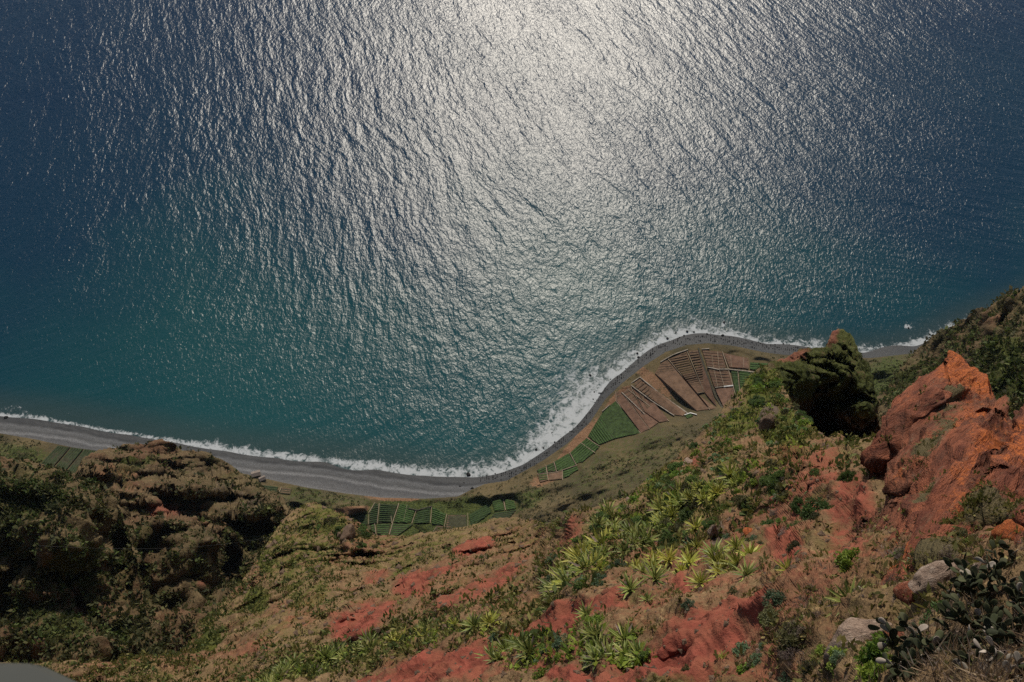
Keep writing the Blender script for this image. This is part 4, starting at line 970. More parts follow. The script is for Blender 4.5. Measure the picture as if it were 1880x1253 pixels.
for kk, mm in (('g', 'agave'), ('y', 'agave_yellow'), ('d', 'agave_dark'), ('x', 'dead')):
    LEAF[kk] = []
    for j in range(4):
        v, f, r = leaf_strip(1.0, (.12 if kk != 'd' else .095) * (0.9 + .07 * j), .06 + .07 * j, 5, 0.25, (0.1 + .1 * j, 0.6 + .1 * j))
        LEAF[kk].append(make_mesh('leaf', v, f, MAT[mm], True, {'rnd': r}))
def big_agave(px, py, d, kind, lab, n=34, lean=0.5):
    """a near agave: every leaf is a part"""
    e = put(near, px, py, None, 'agave', d / 2, 0.0, lean, label=lab, cat='agave', group='large agaves of the near slope')
    for i, (az, el, ln, rv) in enumerate(agave_layout(n, int(px * 7 + py))):
        o = link('leaf', LEAF['x' if i >= n - 5 else kind][i % 4], parent=e)
        if i == n - 1: o['label'] = 'withered brown outer leaf'
        M = Matrix.Rotation(az, 4, 'Z') @ Matrix.Rotation(-el, 4, 'Y') @ Matrix.Diagonal((ln, ln, ln, 1))
        o.matrix_basis = M
    st = link('stem', STEM, parent=e)
    return e
STEM = rock_mesh('stem', 71, MAT['boulder_brown'], 1, 0.2, (.09, .09, .12))
BIG = [(Z6, 560, 840, 118, 'g', 'tall spiky green agave directly behind the big tan boulder'), (Z6, 235, 690, 74, 'y', 'yellow edged agave left of the dark red gully foot'),
       (Z5, 1275, 310, 78, 'y', 'pale yellow green agave just above the dark green one'), (Z5, 1250, 420, 84, 'd', 'dark green agave beside the slanting tan rock'),
       (Z5, 1020, 650, 108, 'g', 'largest agave above the red soil patch, right of the pair'), (Z5, 885, 720, 100, 'g', 'large upright agave above the red soil patch, left of the pair'),
       (Z5, 1300, 640, 92, 'y', 'yellow striped agave right of the large pair'), (Z5, 1572, 585, 92, 'g', 'wide agave with upright centre leaf near the ridge shrubs'),
       (Z5, 1075, 515, 56, 'g', 'medium agave just above the large pair'), (Z5, 690, 1050, 88, 'g', 'large agave in the lower clump between two blue green bushes'),
       (Z5, 840, 975, 68, 'y', 'upright yellow edged agave at the top right of the lower clump'), (Z5, 640, 900, 74, 'g', 'green agave at the top left of the lower clump'),
       (Z5, 590, 940, 56, 'g', 'narrow green agave at the left edge of the lower clump'), (Z5, 985, 810, 56, 'g', 'bright green agave right under the large pair'),
       (Z5, 20, 900, 66, 'y', 'yellow green agave at the end of the hedge beside red soil'), (Z2, 985, 1045, 56, 'g', 'dark centred agave left of the hedge end'), (Z2, 1045, 1025, 56, 'y', 'pale agave at the top of the hedge end'),
       (Z5, 1170, 560, 48, 'g', 'small agave right of the medium one above the large pair'), (Z5, 1400, 1050, 44, 'y', 'small yellow agave alone on the red slope at right'),
       (Z5, 170, 1050, 60, 'g', 'broad leaved agave in the bottom clump, rightmost of three'), (Z5, 95, 1075, 56, 'g', 'broad leaved agave in the bottom clump, leftmost of three'), (Z5, 240, 1055, 52, 'g', 'agave with upright leaves at the right of the bottom clump')]
for z, x, y, d, kk, lab in BIG:
    px, py = pz(z, x, y); big_agave(px, py, d * (1.0 if z is Z6 or z is Z5 else 1.0) / (3.034 if z is Z6 else 3.36 if z is Z5 else 2.265) * 2.4, kk, lab)
BANKS = [((1320, 905), (60, 13), -24, 34, 30, 'y', 'yellow agave in the bright band just under the ridge shrubs', 'yellow agaves under the ridge shrubs'),
         ((1240, 935), (50, 13), -40, 28, 30, 'y', 'yellow agave in the slanting band below the crest', 'yellow agaves in the slanting band'),
         ((1075, 1030), (60, 18), -35, 34, 40, 'y', 'yellow agave in the dense bank on the left rim', 'yellow agaves of the rim bank'), ((1045, 1065), (44, 14), -35, 16, 40, 'g', 'green agave at the lower edge of the rim bank', 'green agaves of the rim bank'),
         ((590, 1222), (130, 13), -20, 46, 27, 'g', 'small green agave in the long hedge at the bottom left', 'agaves of the bottom hedge'), ((790, 1168), (90, 9), -14, 18, 27, 'y', 'small yellow agave where the hedge climbs beside red soil', 'agaves of the upper hedge'),
         ((945, 1205), (40, 14), -10, 9, 36, 'g', 'green agave at the foot of the red soil patch', 'agaves below the red patch'), ((1125, 1195), (44, 26), -10, 12, 42, 'g', 'green agave inside the lower clump', 'agaves of the lower clump'),
         ((1335, 1030), (40, 24), -20, 14, 34, 'y', 'yellow agave among the weeds right of the tan rock', 'agaves right of the tan rock'), ((1160, 985), (70, 24), -30, 24, 30, 'g', 'green agave among round shrubs below the crest', 'agaves among the round shrubs'),
         ((1210, 1030), (70, 16), -10, 14, 32, 'y', 'yellow agave just above the large agaves', 'agaves above the large pair'), ((1120, 955), (50, 12), -20, 10, 28, 'g', 'green agave close to the valley rim', 'agaves on the valley rim')]
for (cx, cy), (rx, ry), rot, n, d, kk, lab, grp in BANKS:
    c, s = math.cos(math.radians(rot)), math.sin(math.radians(rot))
    for _ in range(n):
        a, r = random.uniform(0, 6.283), math.sqrt(random.uniform(0, 1)) * 1.1
        x, y = rx * r * math.cos(a), ry * r * math.sin(a)
        end = ', at its left end' if x < -rx * .4 else ', at its right end' if x > rx * .4 else ', in its middle'
        put(near, cx + x * c - y * s, cy + x * s + y * c, random.choice(AG[kk if random.random() < .8 else 'g']), 'agave', d / 2 * random.uniform(.8, 2.1), 0.05, random.uniform(.2, .8), None, (1, 1, random.uniform(.8, 1.35)), label=lab + end, cat='agave', group=grp + end)

def bush_mesh(name, seed, n, lsize, mat, flat=0.75, aspect=3.0, clumps=16, spread=0.26):
    rs = np.random.default_rng(seed)
    th = rs.uniform(0, 2 * np.pi, clumps); ph = np.arccos(rs.uniform(-0.1, 1, clumps)); rr_ = rs.uniform(.45, .85, clumps)
    C = np.stack([np.sin(ph) * np.cos(th), np.sin(ph) * np.sin(th), np.cos(ph) * flat], -1) * rr_[:, None]
    ci = rs.integers(0, clumps, n)
    d = rs.normal(size=(n, 3)); d /= np.linalg.norm(d, axis=1, keepdims=True)
    P = C[ci] + d * (spread * rs.uniform(.3, 1.05, n) ** .5)[:, None]
    P[:, 2] = np.maximum(P[:, 2], -0.1) + 0.05
    ax = d * .7 + rs.normal(size=(n, 3)) * .6 + np.array([0, 0, .5]); ax /= np.linalg.norm(ax, axis=1, keepdims=True)
    sd_ = np.cross(ax, rs.normal(size=(n, 3))); sd_ /= np.linalg.norm(sd_, axis=1, keepdims=True)
    L = lsize * rs.uniform(.6, 1.3, n)[:, None]; W = L / aspect
    V = np.stack([P - ax * L * .5, P + sd_ * W * .5, P + ax * L * .5, P - sd_ * W * .5], 1).reshape(-1, 3)
    F = np.arange(4 * n).reshape(-1, 4)
    crnd = rs.uniform(0, 1, clumps)
    R = np.repeat(np.clip(.45 * crnd[ci] + .55 * rs.uniform(0, 1, n), 0, 1), 4)
    # woody stems
    sv = []; sf = []
    for k in range(5):
        a = C[k] * .8; w = .025; b = len(V) + len(sv)
        sv += [(-w, -w, -.25), (w, -w, -.25), (0, w, -.25), tuple(a)]; sf += [(b, b + 1, b + 3, b + 3)]
    return make_mesh(name, V, F, MAT[mat], False, {'rnd': R})
BU = {'fine': [bush_mesh('shrub', 300 + i, 2600, .22, 'bush', .85, 3.6, 26, .26) for i in range(3)],
      'bright': [bush_mesh('shrub', 320 + i, 1500, .2, 'bush_bright', .8, 2.0, 18, .27) for i in range(3)],
      'olive': [bush_mesh('shrub', 340 + i, 2000, .22, 'bush_olive', .9, 4, 22, .26) for i in range(3)],
      'blue': [bush_mesh('shrub', 360 + i, 1500, .18, 'bush_blue', .8, 2.2, 24, .24) for i in range(3)],
      'aeo': [bush_mesh('aeonium', 380 + i, 800, .2, 'aeonium', .6, 1.5, 12, .24) for i in range(3)],
      'dead': [bush_mesh('dry_bush', 400 + i, 900, .3, 'dead', .7, 14, 16, .3) for i in range(2)]}
SHR = [(Z7, 1080, 575, 118, 1, 'fine', 'wide green shrub on the ridge top right of the yellow band'), (Z7, 1610, 570, 66, 1.15, 'fine', 'single upright green shrub on the bare red brown slope'),
       (Z7, 1370, 850, 140, .75, 'fine', 'broad dark green shrub over grey twigs in front of the red gully'), (Z7, 1030, 880, 76, .8, 'fine', 'low green shrub left of the broad dark one'), (Z7, 560, 740, 84, 1, 'olive', 'olive brown rounded shrub between the two yellow bands'),
       (Z7, 300, 1000, 90, .85, 'fine', 'dense green shrub left of the dark green agave'), (Z7, 860, 790, 64, .8, 'fine', 'green shrub growing with agaves in the middle of the ridge'), (Z7, 480, 580, 70, .8, 'fine', 'green shrub just above the upper yellow agaves'),
       (Z7, 1070, 440, 84, .7, 'olive', 'olive shrub behind the wide green one on the ridge'), (Z7, 1350, 500, 42, .8, 'fine', 'small green shrub left of the single upright one'), (Z7, 1320, 580, 40, 1, 'olive', 'brownish upright bush below the small green shrub'),
       (Z7, 1140, 700, 70, .8, 'olive', 'grey green bush under the wide shrub'), (Z7, 1140, 910, 50, .7, 'bright', 'bright green plant right of the low shrub'), (Z7, 370, 700, 50, .7, 'fine', 'green shrub at the left of the olive rounded one'),
       (Z7, 340, 480, 60, .7, 'fine', 'dark green shrub beside the flat slab of rock'), (Z7, 290, 560, 60, .6, 'fine', 'green shrub low on the left rim near pale rosettes'), (Z7, 980, 960, 60, .6, 'dead', 'dry brown bush between agave and red soil'),
       (Z5, 715, 390, 66, .85, 'fine', 'round dark green shrub standing by itself on the left rim'), (Z5, 955, 380, 34, .9, 'fine', 'small round shrub left of the dense green one'), (Z5, 545, 390, 38, .9, 'fine', 'small shrub left of the lone round one'), (Z5, 525, 610, 48, .9, 'fine', 'dark shrub inside the rim bank of agaves'),
       (Z5, 570, 715, 40, 1, 'fine', 'upright dark shrub at the top of the red patch'), (Z5, 300, 810, 58, .8, 'fine', 'dark green shrub at the left tip of the red patch'), (Z5, 120, 790, 40, .7, 'olive', 'small olive shrub left of the red patch tip'), (Z5, 680, 670, 44, .9, 'blue', 'grey green bush on the upper edge of the red patch'),
       (Z5, 450, 1020, 64, .7, 'blue', 'blue green cushion bush at the left of the lower clump'), (Z5, 630, 1150, 62, .8, 'blue', 'blue green cushion bush lowest in the clump'), (Z5, 490, 1150, 40, .8, 'bright', 'small bright green bush left of the lowest cushion'), (Z5, 715, 1115, 38, .9, 'olive', 'olive bush right of the lowest cushion'),
       (Z5, 780, 530, 66, .9, 'blue', 'grey green shrub in the gap between agave banks'), (Z5, 1495, 705, 66, .7, 'olive', 'olive green low shrub under the wide agave'), (Z5, 950, 1070, 46, .9, 'fine', 'green bush at the right end of the lower clump'), (Z5, 915, 960, 50, .7, 'bright', 'yellow green bush right of the upright yellow agave'),
       (Z5, 690, 950, 70, .6, 'bright', 'light green leafy bush in the middle of the lower clump'), (Z5, 90, 950, 66, .7, 'olive', 'olive yellow mound under the hedge end agave'), (Z5, 200, 1000, 90, .5, 'bright', 'spreading lime green bush at the top of the bottom clump'), (Z5, 350, 1065, 70, .5, 'bright', 'lime green low bush on red soil in the bottom clump'),
       (Z5, 340, 1235, 80, .7, 'bright', 'lime green bush cut by the bottom edge'), (Z5, 1640, 1190, 70, .8, 'bright', 'green bush at the lower right below the weeds'), (Z5, 240, 1110, 50, .6, 'blue', 'silvery plant in the bottom clump'), (Z5, 1270, 860, 50, .7, 'blue', 'small silvery bush on the red slope right of the agaves'), (Z5, 1200, 1160, 44, .8, 'olive', 'olive tuft low on the red slope'),
       (Z6, 560, 630, 80, .9, 'bright', 'yellow green bush in the shade at the foot of the red rock'), (Z6, 910, 610, 70, .7, 'blue', 'grey green bush below the orange rock foot'), (Z6, 1205, 520, 54, 1, 'bright', 'bright green bush in front of the dark hollow'), (Z6, 850, 580, 50, .8, 'olive', 'olive bush against the orange rock foot'),
       (Z6, 690, 1030, 150, .95, 'bright', 'bright green leafy bush in front of the tan boulder'), (Z6, 640, 1150, 165, .8, 'bright', 'dark leaved green bush at the bottom right of the boulder'), (Z6, 480, 1110, 110, .7, 'bright', 'green leafy bush left of the brightest one at the bottom'), (Z6, 270, 1060, 110, .8, 'olive', 'feathery bush with pale flower heads below the boulder'),
       (Z6, 1040, 860, 110, .5, 'fine', 'creeping green shrub between red boulder and thicket'), (Z6, 1180, 830, 70, .7, 'bright', 'green leaves in the upper left of the thicket'), (Z6, 300, 820, 90, .5, 'dead', 'grey dry weeds left of the spiky agave'), (Z6, 800, 720, 120, .35, 'dead', 'grey twiggy undergrowth right of the spiky agave'), (Z6, 1100, 640, 150, .35, 'dead', 'grey dry brush below the dark hollow'), (Z6, 160, 930, 90, .5, 'olive', 'olive weeds at the edge of the red soil')]
for z, x, y, d, sq, kk, lab in SHR:
    px, py = pz(z, x, y)
    put(near, px, py, random.choice(BU[kk]), 'shrub' if kk != 'dead' else 'dry_bush', d / z[2] * (1.0 if kk != 'dead' else 0.8), 0.05, 0.45, None, (1, 1, sq), label=lab, cat='shrub' if kk != 'dead' else 'bush')
AEO = [(Z7, 650, 110), (Z7, 680, 85), (Z7, 640, 195), (Z7, 655, 165), (Z7, 580, 180), (Z7, 175, 525), (Z7, 180, 580), (Z7, 220, 625), (Z7, 160, 600), (Z7, 870, 245), (Z7, 920, 300), (Z7, 1090, 300), (Z7, 1040, 310), (Z7, 1280, 180), (Z7, 950, 120), (Z7, 870, 80), (Z7, 1010, 60), (Z7, 1300, 650), (Z7, 890, 60), (Z7, 1240, 1090), (Z7, 320, 460), (Z7, 1150, 180), (Z7, 780, 40),
       (Z7, 700, 240), (Z7, 620, 210), (Z7, 760, 110), (Z7, 740, 160), (Z7, 830, 150)]
for z, x, y in AEO:
    px, py = pz(z, x, y)
    put(near, px, py, random.choice(BU['aeo']), 'aeonium', random.uniform(5, 9), 0.05, 0.4, label='pale green rosette plant on the green ridge above the fields', cat='succulent', group='pale rosette plants of the ridge')
MORE = [((1450, 762), (42, 34), 40, 26, 11, ('bright', 'fine', 'aeo', 'olive'), 'leafy shrub along the drop beside the green pinnacle', 'shrubs along the drop'), ((1400, 715), (26, 34), 0, 20, 12, ('bright', 'fine'), 'bright shrub on the narrow ridge tip next to the fields', 'shrubs of the narrow ridge tip'), ((1300, 930), (150, 40), -22, 30, 13, ('bright', 'fine', 'olive'), 'leafy bush in the green band below the ridge crest', 'bushes of the green band'),
        ((1180, 960), (110, 45), -25, 34, 16, ('fine', 'olive', 'bright'), 'rounded shrub among the agaves below the crest', 'shrubs among the agaves'), ((1420, 960), (90, 80), 0, 26, 13, ('olive', 'fine', 'dead', 'blue'), 'low bush scattered on the red brown slope of the ridge', 'bushes on the red brown slope'),
        ((1060, 1050), (70, 40), -30, 14, 15, ('fine', 'blue'), 'dark shrub between the agaves of the left rim', 'shrubs of the rim bank'), ((1290, 850), (90, 40), -35, 22, 12, ('bright', 'fine', 'aeo'), 'leafy bush along the rim above the valley slope', 'bushes along the rim'),
        ((1450, 1180), (110, 60), 0, 26, 18, ('olive', 'blue', 'dead', 'bright'), 'weedy bush left of the big tan boulder', 'weedy bushes by the tan boulder'), ((640, 985), (60, 28), 15, 18, 10, ('olive', 'fine'), 'dark bush on the knoll above the beach fields', 'bushes of the knoll'),
        ((1700, 1030), (110, 22), -14, 16, 18, ('olive', 'dead', 'bright'), 'bush along the shaded foot of the red rock', 'bushes at the foot of the red rock'), ((1000, 1200), (100, 35), 0, 22, 13, ('bright', 'olive', 'blue'), 'bush on the red soil near the bottom edge', 'bushes on the red soil')]
for (cx, cy), (rx, ry), rot, n, rad, kinds, lab, grp in MORE:
    c, s = math.cos(math.radians(rot)), math.sin(math.radians(rot))
    for _ in range(n):
        a, r = random.uniform(0, 6.283), math.sqrt(random.uniform(0, 1))
        x, y = rx * r * math.cos(a), ry * r * math.sin(a)
        end = ', on its left' if x < -rx * .35 else ', on its right' if x > rx * .35 else ', near its middle'
        put(near, cx + x * c - y * s, cy + x * s + y * c, random.choice(BU[random.choice(kinds)]), 'shrub', rad * random.uniform(.6, 1.3), 0.05, 0.45, None, (1, 1, random.uniform(.6, .9)), label=lab + end, cat='shrub', group=grp + end)

# prickly pear thicket
def pad_mesh(seed, mat):
    import bmesh
    bm = bmesh.new(); bmesh.ops.create_uvsphere(bm, u_segments=10, v_segments=7, radius=1.0)
    rs = random.Random(seed); b1, b2 = rs.uniform(-.15, .15), rs.uniform(-.12, .12)
    for v in bm.verts:
        x, y, z = v.co; w = 0.36 * (0.8 + 0.25 * z)
        v.co = (x * w, y * 0.055 + b1 * x * x + b2 * (z * z), 0.5 + z * 0.5)
    me = bpy.data.meshes.new('pad'); bm.to_mesh(me); bm.free()
    me.materials.append(mat)
    a = me.attributes.new('rnd', 'FLOAT', 'POINT'); a.data.foreach_set('value', np.full(len(me.vertices), rs.uniform(.1, .9), np.float32))
    for p in me.polygons: p.use_smooth = True
    return me
PADS = [pad_mesh(i, MAT['pad']) for i in range(5)]; PADD = [pad_mesh(20 + i, MAT['pad_dry']) for i in range(2)]
TRUNK = rock_mesh('stem', 73, MAT['boulder_brown'], 1, 0.3, (.3, .3, .4))
def prickly_pear(px, py, lab, npads=26, size=26, dry=0.06):
    e = put(near, px, py, None, 'prickly_pear', size, 0.1, 0.35, label=lab, cat='cactus', group='prickly pears of the thicket')
    todo = []; made = 0
    link('stem', TRUNK, parent=e)
    for k in range(5):
        M = Matrix.Rotation(k * 1.257 + random.uniform(-.4, .4), 4, 'Z') @ Matrix.Rotation(random.uniform(.2, .9), 4, 'Y') @ Matrix.Rotation(random.uniform(-.6, .6), 4, 'Z')
        todo.append((Matrix.Translation((random.uniform(-.5, .5), random.uniform(-.5, .5), 0)) @ M, 1.0))
    while todo and made < npads:
        M, s = todo.pop(0); made += 1
        o = link('pad', random.choice(PADD if random.random() < dry else PADS), parent=e); o.matrix_basis = M @ Matrix.Diagonal((s, s, s, 1))
        for k in range(random.choice((1, 2, 2, 3))):
            t = random.uniform(-1, 1)
            A = Matrix.Translation((t * .3 * s, 0, (0.97 - .25 * t * t) * s)) @ Matrix.Rotation(t * 0.9, 4, 'Y') @ Matrix.Rotation(random.uniform(-.7, .7), 4, 'X') @ Matrix.Rotation(random.uniform(-1.2, 1.2), 4, 'Z')
            todo.append((M @ A, s * random.uniform(.78, .98)))
OP = [(Z6, 1150, 830), (Z6, 1290, 740), (Z6, 1420, 700), (Z6, 1500, 690), (Z6, 1270, 850), (Z6, 1400, 820), (Z6, 1500, 820), (Z6, 1330, 950), (Z6, 1460, 950), (Z6, 1410, 1060), (Z6, 1510, 1070), (Z6, 1250, 930), (Z6, 950, 1060), (Z6, 850, 1090), (Z6, 960, 1190), (Z6, 1130, 1000), (Z6, 1230, 1150), (Z6, 1480, 1180), (Z6, 850, 1220), (Z6, 1080, 1120), (Z6, 1360, 1110), (Z6, 1340, 1010), (Z6, 1180, 1080)]
ORD = ('first', 'second', 'third', 'fourth', 'fifth', 'sixth', 'seventh', 'eighth', 'ninth', 'tenth', 'eleventh')
for row, lo, hi in (('upper', 0, 840), ('middle', 840, 1055), ('lower', 1055, 2000)):
    for i, (z, x, y) in enumerate(sorted([q for q in OP if lo <= q[2] < hi], key=lambda q: q[1])):
        px, py = pz(z, x, y)
        prickly_pear(px, py, 'dark prickly pear, ' + ORD[i] + ' from the left in the ' + row + ' part of the thicket', 42, 23 if y < 1000 else 25)
for x, y, w_ in ((1370, 1190, 'topmost of three'), (1290, 1230, 'leftmost of three'), (1450, 1240, 'rightmost of three')):
    px, py = pz(Z6, x, y); prickly_pear(px, py, 'withered pale prickly pear at the bottom right edge, ' + w_, 20, 22, 0.75)

# ------------------------------------------------------------------ uncountable ground cover
def template(n, lsize, aspect, up, seed, flat=.7):
    rs = np.random.default_rng(seed)
    d = rs.normal(size=(n, 3)); d[:, 2] = np.abs(d[:, 2]) * flat; d /= np.linalg.norm(d, axis=1, keepdims=True)
    P = d * rs.uniform(.35, 1.0, n)[:, None] * np.array([1, 1, flat])
    ax = d * (1 - up) + rs.normal(size=(n, 3)) * .5 + np.array([0, 0, up * 1.6]); ax /= np.linalg.norm(ax, axis=1, keepdims=True)
    sd_ = np.cross(ax, rs.normal(size=(n, 3))); sd_ /= np.linalg.norm(sd_, axis=1, keepdims=True)
    L = lsize * rs.uniform(.6, 1.3, n)[:, None]; W = L / aspect
    return np.stack([P - ax * L * .5, P + sd_ * W * .5, P + ax * L * .5, P - sd_ * W * .5], 1)     # n,4,3
def blades(n, seed):
    rs = np.random.default_rng(seed)
    a = rs.uniform(0, 6.283, n); lean_ = rs.uniform(.1, .8, n)
    B = np.stack([rs.uniform(-.35, .35, n), rs.uniform(-.35, .35, n), np.zeros(n)], -1)
    T = B + np.stack([np.cos(a) * lean_, np.sin(a) * lean_, rs.uniform(.6, 1.1, n)], -1)
    s = np.stack([-np.sin(a), np.cos(a), np.zeros(n)], -1) * .035
    return np.stack([B - s, B + s, T + s * .2, T - s * .2], 1)
def scatter(name, sheetP, sheetN, accept, n, smin, smax, temps, mat, label, lean=.4, sink=0.1):
    H, W = sheetP.shape[:2]
    r = rng.integers(0, H, n * 14); c = rng.integers(0, W, n * 14)
    pr = accept(r, c); keep = rng.uniform(0, 1, len(r)) < pr
    r, c = r[keep][:n], c[keep][:n]; m = len(r)
    P = sheetP[r, c]; N = sheetN[r, c]
    up = N * lean + np.array([0, 0, 1 - lean]); up /= np.linalg.norm(up, axis=1, keepdims=True)
    a = rng.normal(size=(m, 3)); X = np.cross(up, a); X /= np.linalg.norm(X, axis=1, keepdims=True); Y = np.cross(up, X)
    S = (smin + (smax - smin) * rng.uniform(0, 1, m) ** 2)
    tid = rng.integers(0, len(temps), m); nl = temps[0].shape[0]
    T = np.stack(temps)[tid].reshape(m, nl * 4, 3) * S[:, None, None]
    V = (P - up * (sink * S)[:, None])[:, None] + T[..., 0:1] * X[:, None] + T[..., 1:2] * Y[:, None] + T[..., 2:3] * up[:, None]
    R = np.repeat(np.clip(.5 * rng.uniform(0, 1, (m, 1)) + .5 * rng.uniform(0, 1, (m, nl)), 0, 1), 4, axis=1)
    me = make_mesh(name, V.reshape(-1, 3), np.arange(m * nl * 4).reshape(-1, 4), MAT[mat], False, {'rnd': R.ravel()})
    o = link(name, me, kind='stuff'); o['label'] = label
    return o
CL = [template(11, .74, 1.6, .3, 500 + i) for i in range(6)]
CLF = [template(11, .74, 2.5, .5, 520 + i, .8) for i in range(6)]
BL = [blades(7, 540 + i) for i in range(6)]
def zacc(S, base, wr=0, wg=0, cond=None):
    def f(r, c):
        z = S.zone_arr[r, c]; p = base + wr * z[:, 0] + wg * z[:, 1]
        pat = vnoise(S.P[r, c] / (S.t[r, c][:, None] * 0.07), 9)
        p = p * (0.55 + 0.9 * sstep(-.3, .4, pat))
        p = p * (1 - 0.92 * sstep(.4, .8, z[:, 0]))
        if cond is not None: p = p * cond(S.PX[r, c], S.PY[r, c], S.t[r, c])
        return np.clip(p, 0, 1)
    return f
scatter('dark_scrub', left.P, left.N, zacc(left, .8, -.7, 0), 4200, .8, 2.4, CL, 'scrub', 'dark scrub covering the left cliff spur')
scatter('green_scrub', left.P, left.N, zacc(left, .12, -.3, .9), 1700, .7, 2.2, CL, 'scrub_green', 'green scrub on the left cliff spur')
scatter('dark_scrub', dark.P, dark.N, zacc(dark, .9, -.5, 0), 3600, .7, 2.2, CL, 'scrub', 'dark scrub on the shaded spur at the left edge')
scatter('green_scrub', dark.P, dark.N, zacc(dark, .12, -.3, .9), 1300, .6, 1.8, CL, 'scrub_green', 'green scrub on the shaded spur at the left edge')
scatter('dark_scrub', right.P, right.N, zacc(right, .7, -.3, 0), 3300, .8, 2.6, CL, 'scrub', 'brown green scrub on the right cliff slope')
scatter('green_scrub', right.P, right.N, zacc(right, .1, 0, 1), 1800, .8, 2.8, CL, 'scrub_green', 'green scrub on the right cliff slope')
scatter('green_scrub', pin.P, pin.N, zacc(pin, .3, -.6, 1), 1000, .14, .45, CLF, 'scrub_green', 'green scrub covering the pinnacle')
class _C: pass
cs = _C(); cs.zone_arr = zone_c; cs.P = CPOS; cs.t = np.linalg.norm(CPOS - CAM, axis=-1); cs.PX = CPX; cs.PY = CPY
cN = Sheet.normals(CPOS, ray(CPX, CPY)); okc = (1 - flat) ** 4 * (CPY - inner_y(CPX) > 5)
scatter('talus_scrub', CPOS, cN, lambda r, c: zacc(cs, .5, -.4, .5)(r, c) * okc[r, c], 7500, .7, 2.1, CL, 'scrub', 'low dark scrub on the slope behind the fields')
scatter('talus_green_scrub', CPOS, cN, lambda r, c: zacc(cs, .25, .1, .6)(r, c) * okc[r, c], 2200, .6, 1.9, CL, 'scrub_green', 'green scrub on the slope behind the fields')
scatter('slope_scrub', near.P, near.N, zacc(near, .30, -.30, .5, lambda x, y, t: (t > 62) * (y < 1260)), 6500, .25, 1.0, CLF, 'scrub_mixed', 'low yellow green scrub dotted over the brown slope')
scatter('slope_green_scrub', near.P, near.N, zacc(near, .12, -.14, .7, lambda x, y, t: (t > 55) * (y < 1260)), 3200, .3, 1.15, CLF, 'scrub_green', 'dark green bushlets dotted over the brown slope')
scatter('near_weeds', near.P, near.N, zacc(near, .30, -.3, .4, lambda x, y, t: (t < 70) * (t > 24) * (y < 1290) * (x > 900) * (x < 1950)), 2800, .14, .5, CLF, 'scrub_mixed', 'low weeds between the agaves')
scatter('close_weeds', near.P, near.N, zacc(near, .5, -.4, .3, lambda x, y, t: (t <= 26) * (y < 1290) * (x < 1950)), 1200, .05, .16, CLF, 'scrub_mixed', 'small weeds in the nearest corner of the slope')
scatter('dry_grass', near.P, near.N, zacc(near, .55, -.62, -.2, lambda x, y, t: (y < 1290) * (x < 1950)), 9000, .16, .42, BL, 'dry', 'dry brown grass over the near slope')
scatter('dead_twigs', near.P, near.N, zacc(near, .3, -.3, 0, lambda x, y, t: (y < 1290) * (x > 1350) * (x < 1950) * (t < 45)), 900, .12, .35, BL, 'dead', 'grey dead stalks on the near slope')
edge_l = [(455, 1060, 40, 90, 35, 1.0), (530, 960, 40, 40, 0, .9), (560, 1050, 60, 70, 0, .35), (640, 980, 50, 30, 0, 1.0), (390, 1160, 30, 50, 35, 1.0)]
tip = [(1390, 730, 50, 60, 0, 1.0), (1440, 785, 60, 40, 20, .8), (1340, 785, 60, 24, -35, .8), (1200, 890, 60, 20, -35, .8), (1180, 960, 110, 45, -25, .5), (1080, 1020, 80, 40, -30, .5), (1330, 900, 100, 30, -20, .4), (600, 1220, 130, 20, -20, .6), (780, 1172, 120, 14, -15, .5), (1120, 1190, 80, 40, 0, .5), (960, 1200, 60, 30, 0, .5)]
scatter('crest_scrub', near.P, near.N, lambda r, c: blobs(near.PX[r, c], near.PY[r, c], edge_l), 1500, .5, 1.7, CLF, 'scrub_green', 'dark scrub along the rim of the left gully')
scatter('leafy_cover', near.P, near.N, lambda r, c: blobs(near.PX[r, c], near.PY[r, c], tip), 2300, .2, .85, CLF, 'bush_bright', 'bright leafy ground cover of the ridge and agave banks')
thk = [(1790, 1130, 110, 70, -10, 1.0), (1700, 1220, 120, 40, 0, 1.0), (1860, 1190, 60, 90, 0, 1.0)]
scatter('thicket_leaves', near.P, near.N, lambda r, c: blobs(near.PX[r, c], near.PY[r, c], thk), 1300, .05, .16, CLF, 'scrub', 'dark tangled leaves among the prickly pears')
scatter('thicket_twigs', near.P, near.N, lambda r, c: blobs(near.PX[r, c], near.PY[r, c], thk), 700, .15, .4, BL, 'dead', 'grey twigs among the prickly pears')
scatter('rock_scrub', outcrop.P, outcrop.N, zacc(outcrop, .03, -.05, .35), 900, .12, .4, CLF, 'scrub_mixed', 'small tufts rooted in the red rock')
sel = rng.integers(0, near.P.shape[0] - 60, 2600), rng.integers(250, near.P.shape[1] - 40, 2600)
stone_field('loose_stones', near.P[sel], (0.0012 + 0.004 * rng.uniform(0, 1, 2600) ** 3) * near.t[sel], MAT['boulder_brown']).__setitem__('label', 'loose stones lying on the near slope')

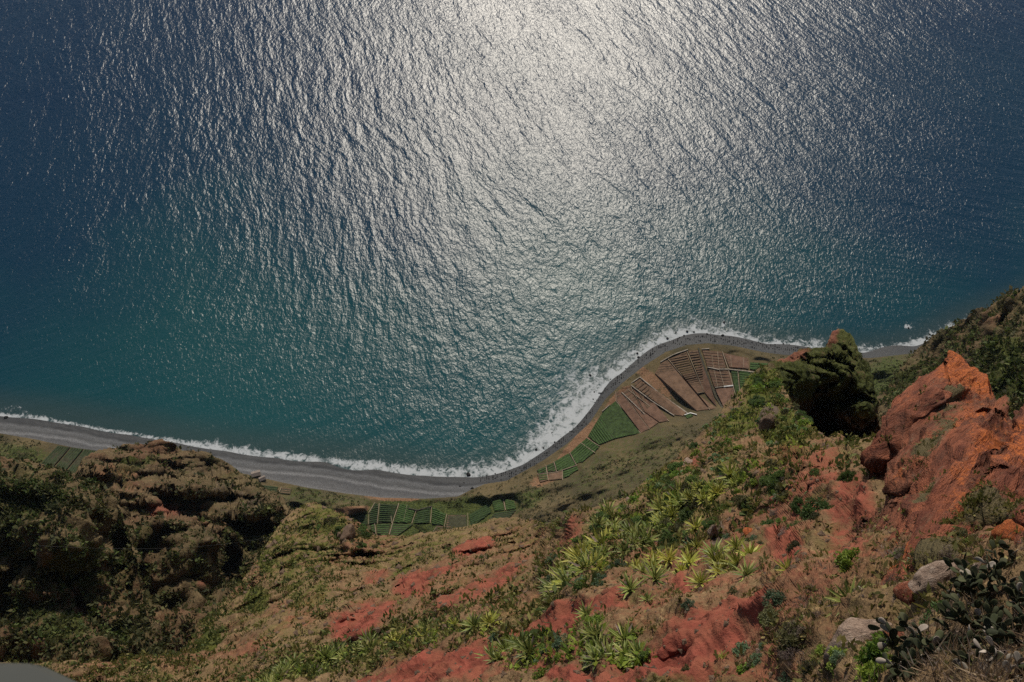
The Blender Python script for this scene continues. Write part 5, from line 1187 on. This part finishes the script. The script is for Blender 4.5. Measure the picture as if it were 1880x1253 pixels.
# ------------------------------------------------------------------ viewing platform edge and cable
poly = [(-160, 1210), (0, 1215), (58, 1216), (72, 1219), (150, 1256), (280, 1320), (460, 1420), (-160, 1420)]
Zt = CAMZ - 1.45
tp = on_level(np.array([p[0] for p in poly], float), np.array([p[1] for p in poly], float), np.full(len(poly), Zt))
import bmesh
bm = bmesh.new()
vt = [bm.verts.new(v) for v in tp]; vb = [bm.verts.new((v[0], v[1], v[2] - 0.06)) for v in tp]
bm.faces.new(vt); bm.faces.new(vb[::-1])
for i in range(len(vt)): bm.faces.new((vt[i], vb[i], vb[(i + 1) % len(vt)], vt[(i + 1) % len(vt)]))
bmesh.ops.recalc_face_normals(bm, faces=bm.faces)
bmesh.ops.bevel(bm, geom=[e for e in bm.edges], offset=0.008, segments=2, affect='EDGES')
me = bpy.data.meshes.new('platform_ledge'); bm.to_mesh(me); bm.free(); me.materials.append(MAT['metal'])
link('platform_ledge', me, label='blurred grey metal ledge of the viewing platform in the bottom left corner', cat='ledge')
A = CAM + ray(70., 1002.) * 200.0; B = CAM + ray(500., 985.) * 260.0
cu = []
for i in range(33):
    s = i / 32; p = A + (B - A) * s; p[2] -= 9.0 * 4 * s * (1 - s) * .5; cu.append(p)
cu = np.array(cu); V = []; F = []
for i, p in enumerate(cu):
    for k in range(4): V.append(p + 0.018 * np.array([0, math.cos(k * 1.571), math.sin(k * 1.571)]))
for i in range(32):
    for k in range(4): F.append((4 * i + k, 4 * i + (k + 1) % 4, 4 * i + 4 + (k + 1) % 4, 4 * i + 4 + k))
link('cable', make_mesh('cable', V, F, MAT['wire']), label='thin sagging cable strung across the left cliff spurs', cat='cable')

# ------------------------------------------------------------------ thin sea air between the cliff top and the shore
km = bpy.data.materials.new('sea_haze'); km.use_nodes = True
kt = km.node_tree; kt.nodes.clear()
ko = kt.nodes.new('ShaderNodeOutputMaterial'); kv = kt.nodes.new('ShaderNodeVolumePrincipled')
kv.inputs['Color'].default_value = (0.7, 0.86, 1.0, 1); kv.inputs['Density'].default_value = 0.00002; kv.inputs['Anisotropy'].default_value = 0.2
kt.links.new(kv.outputs[0], ko.inputs['Volume'])
link('haze', box_mesh('haze', -95000, 95000, -2000, 95000, -160, CAMZ + 3, km), kind='stuff')
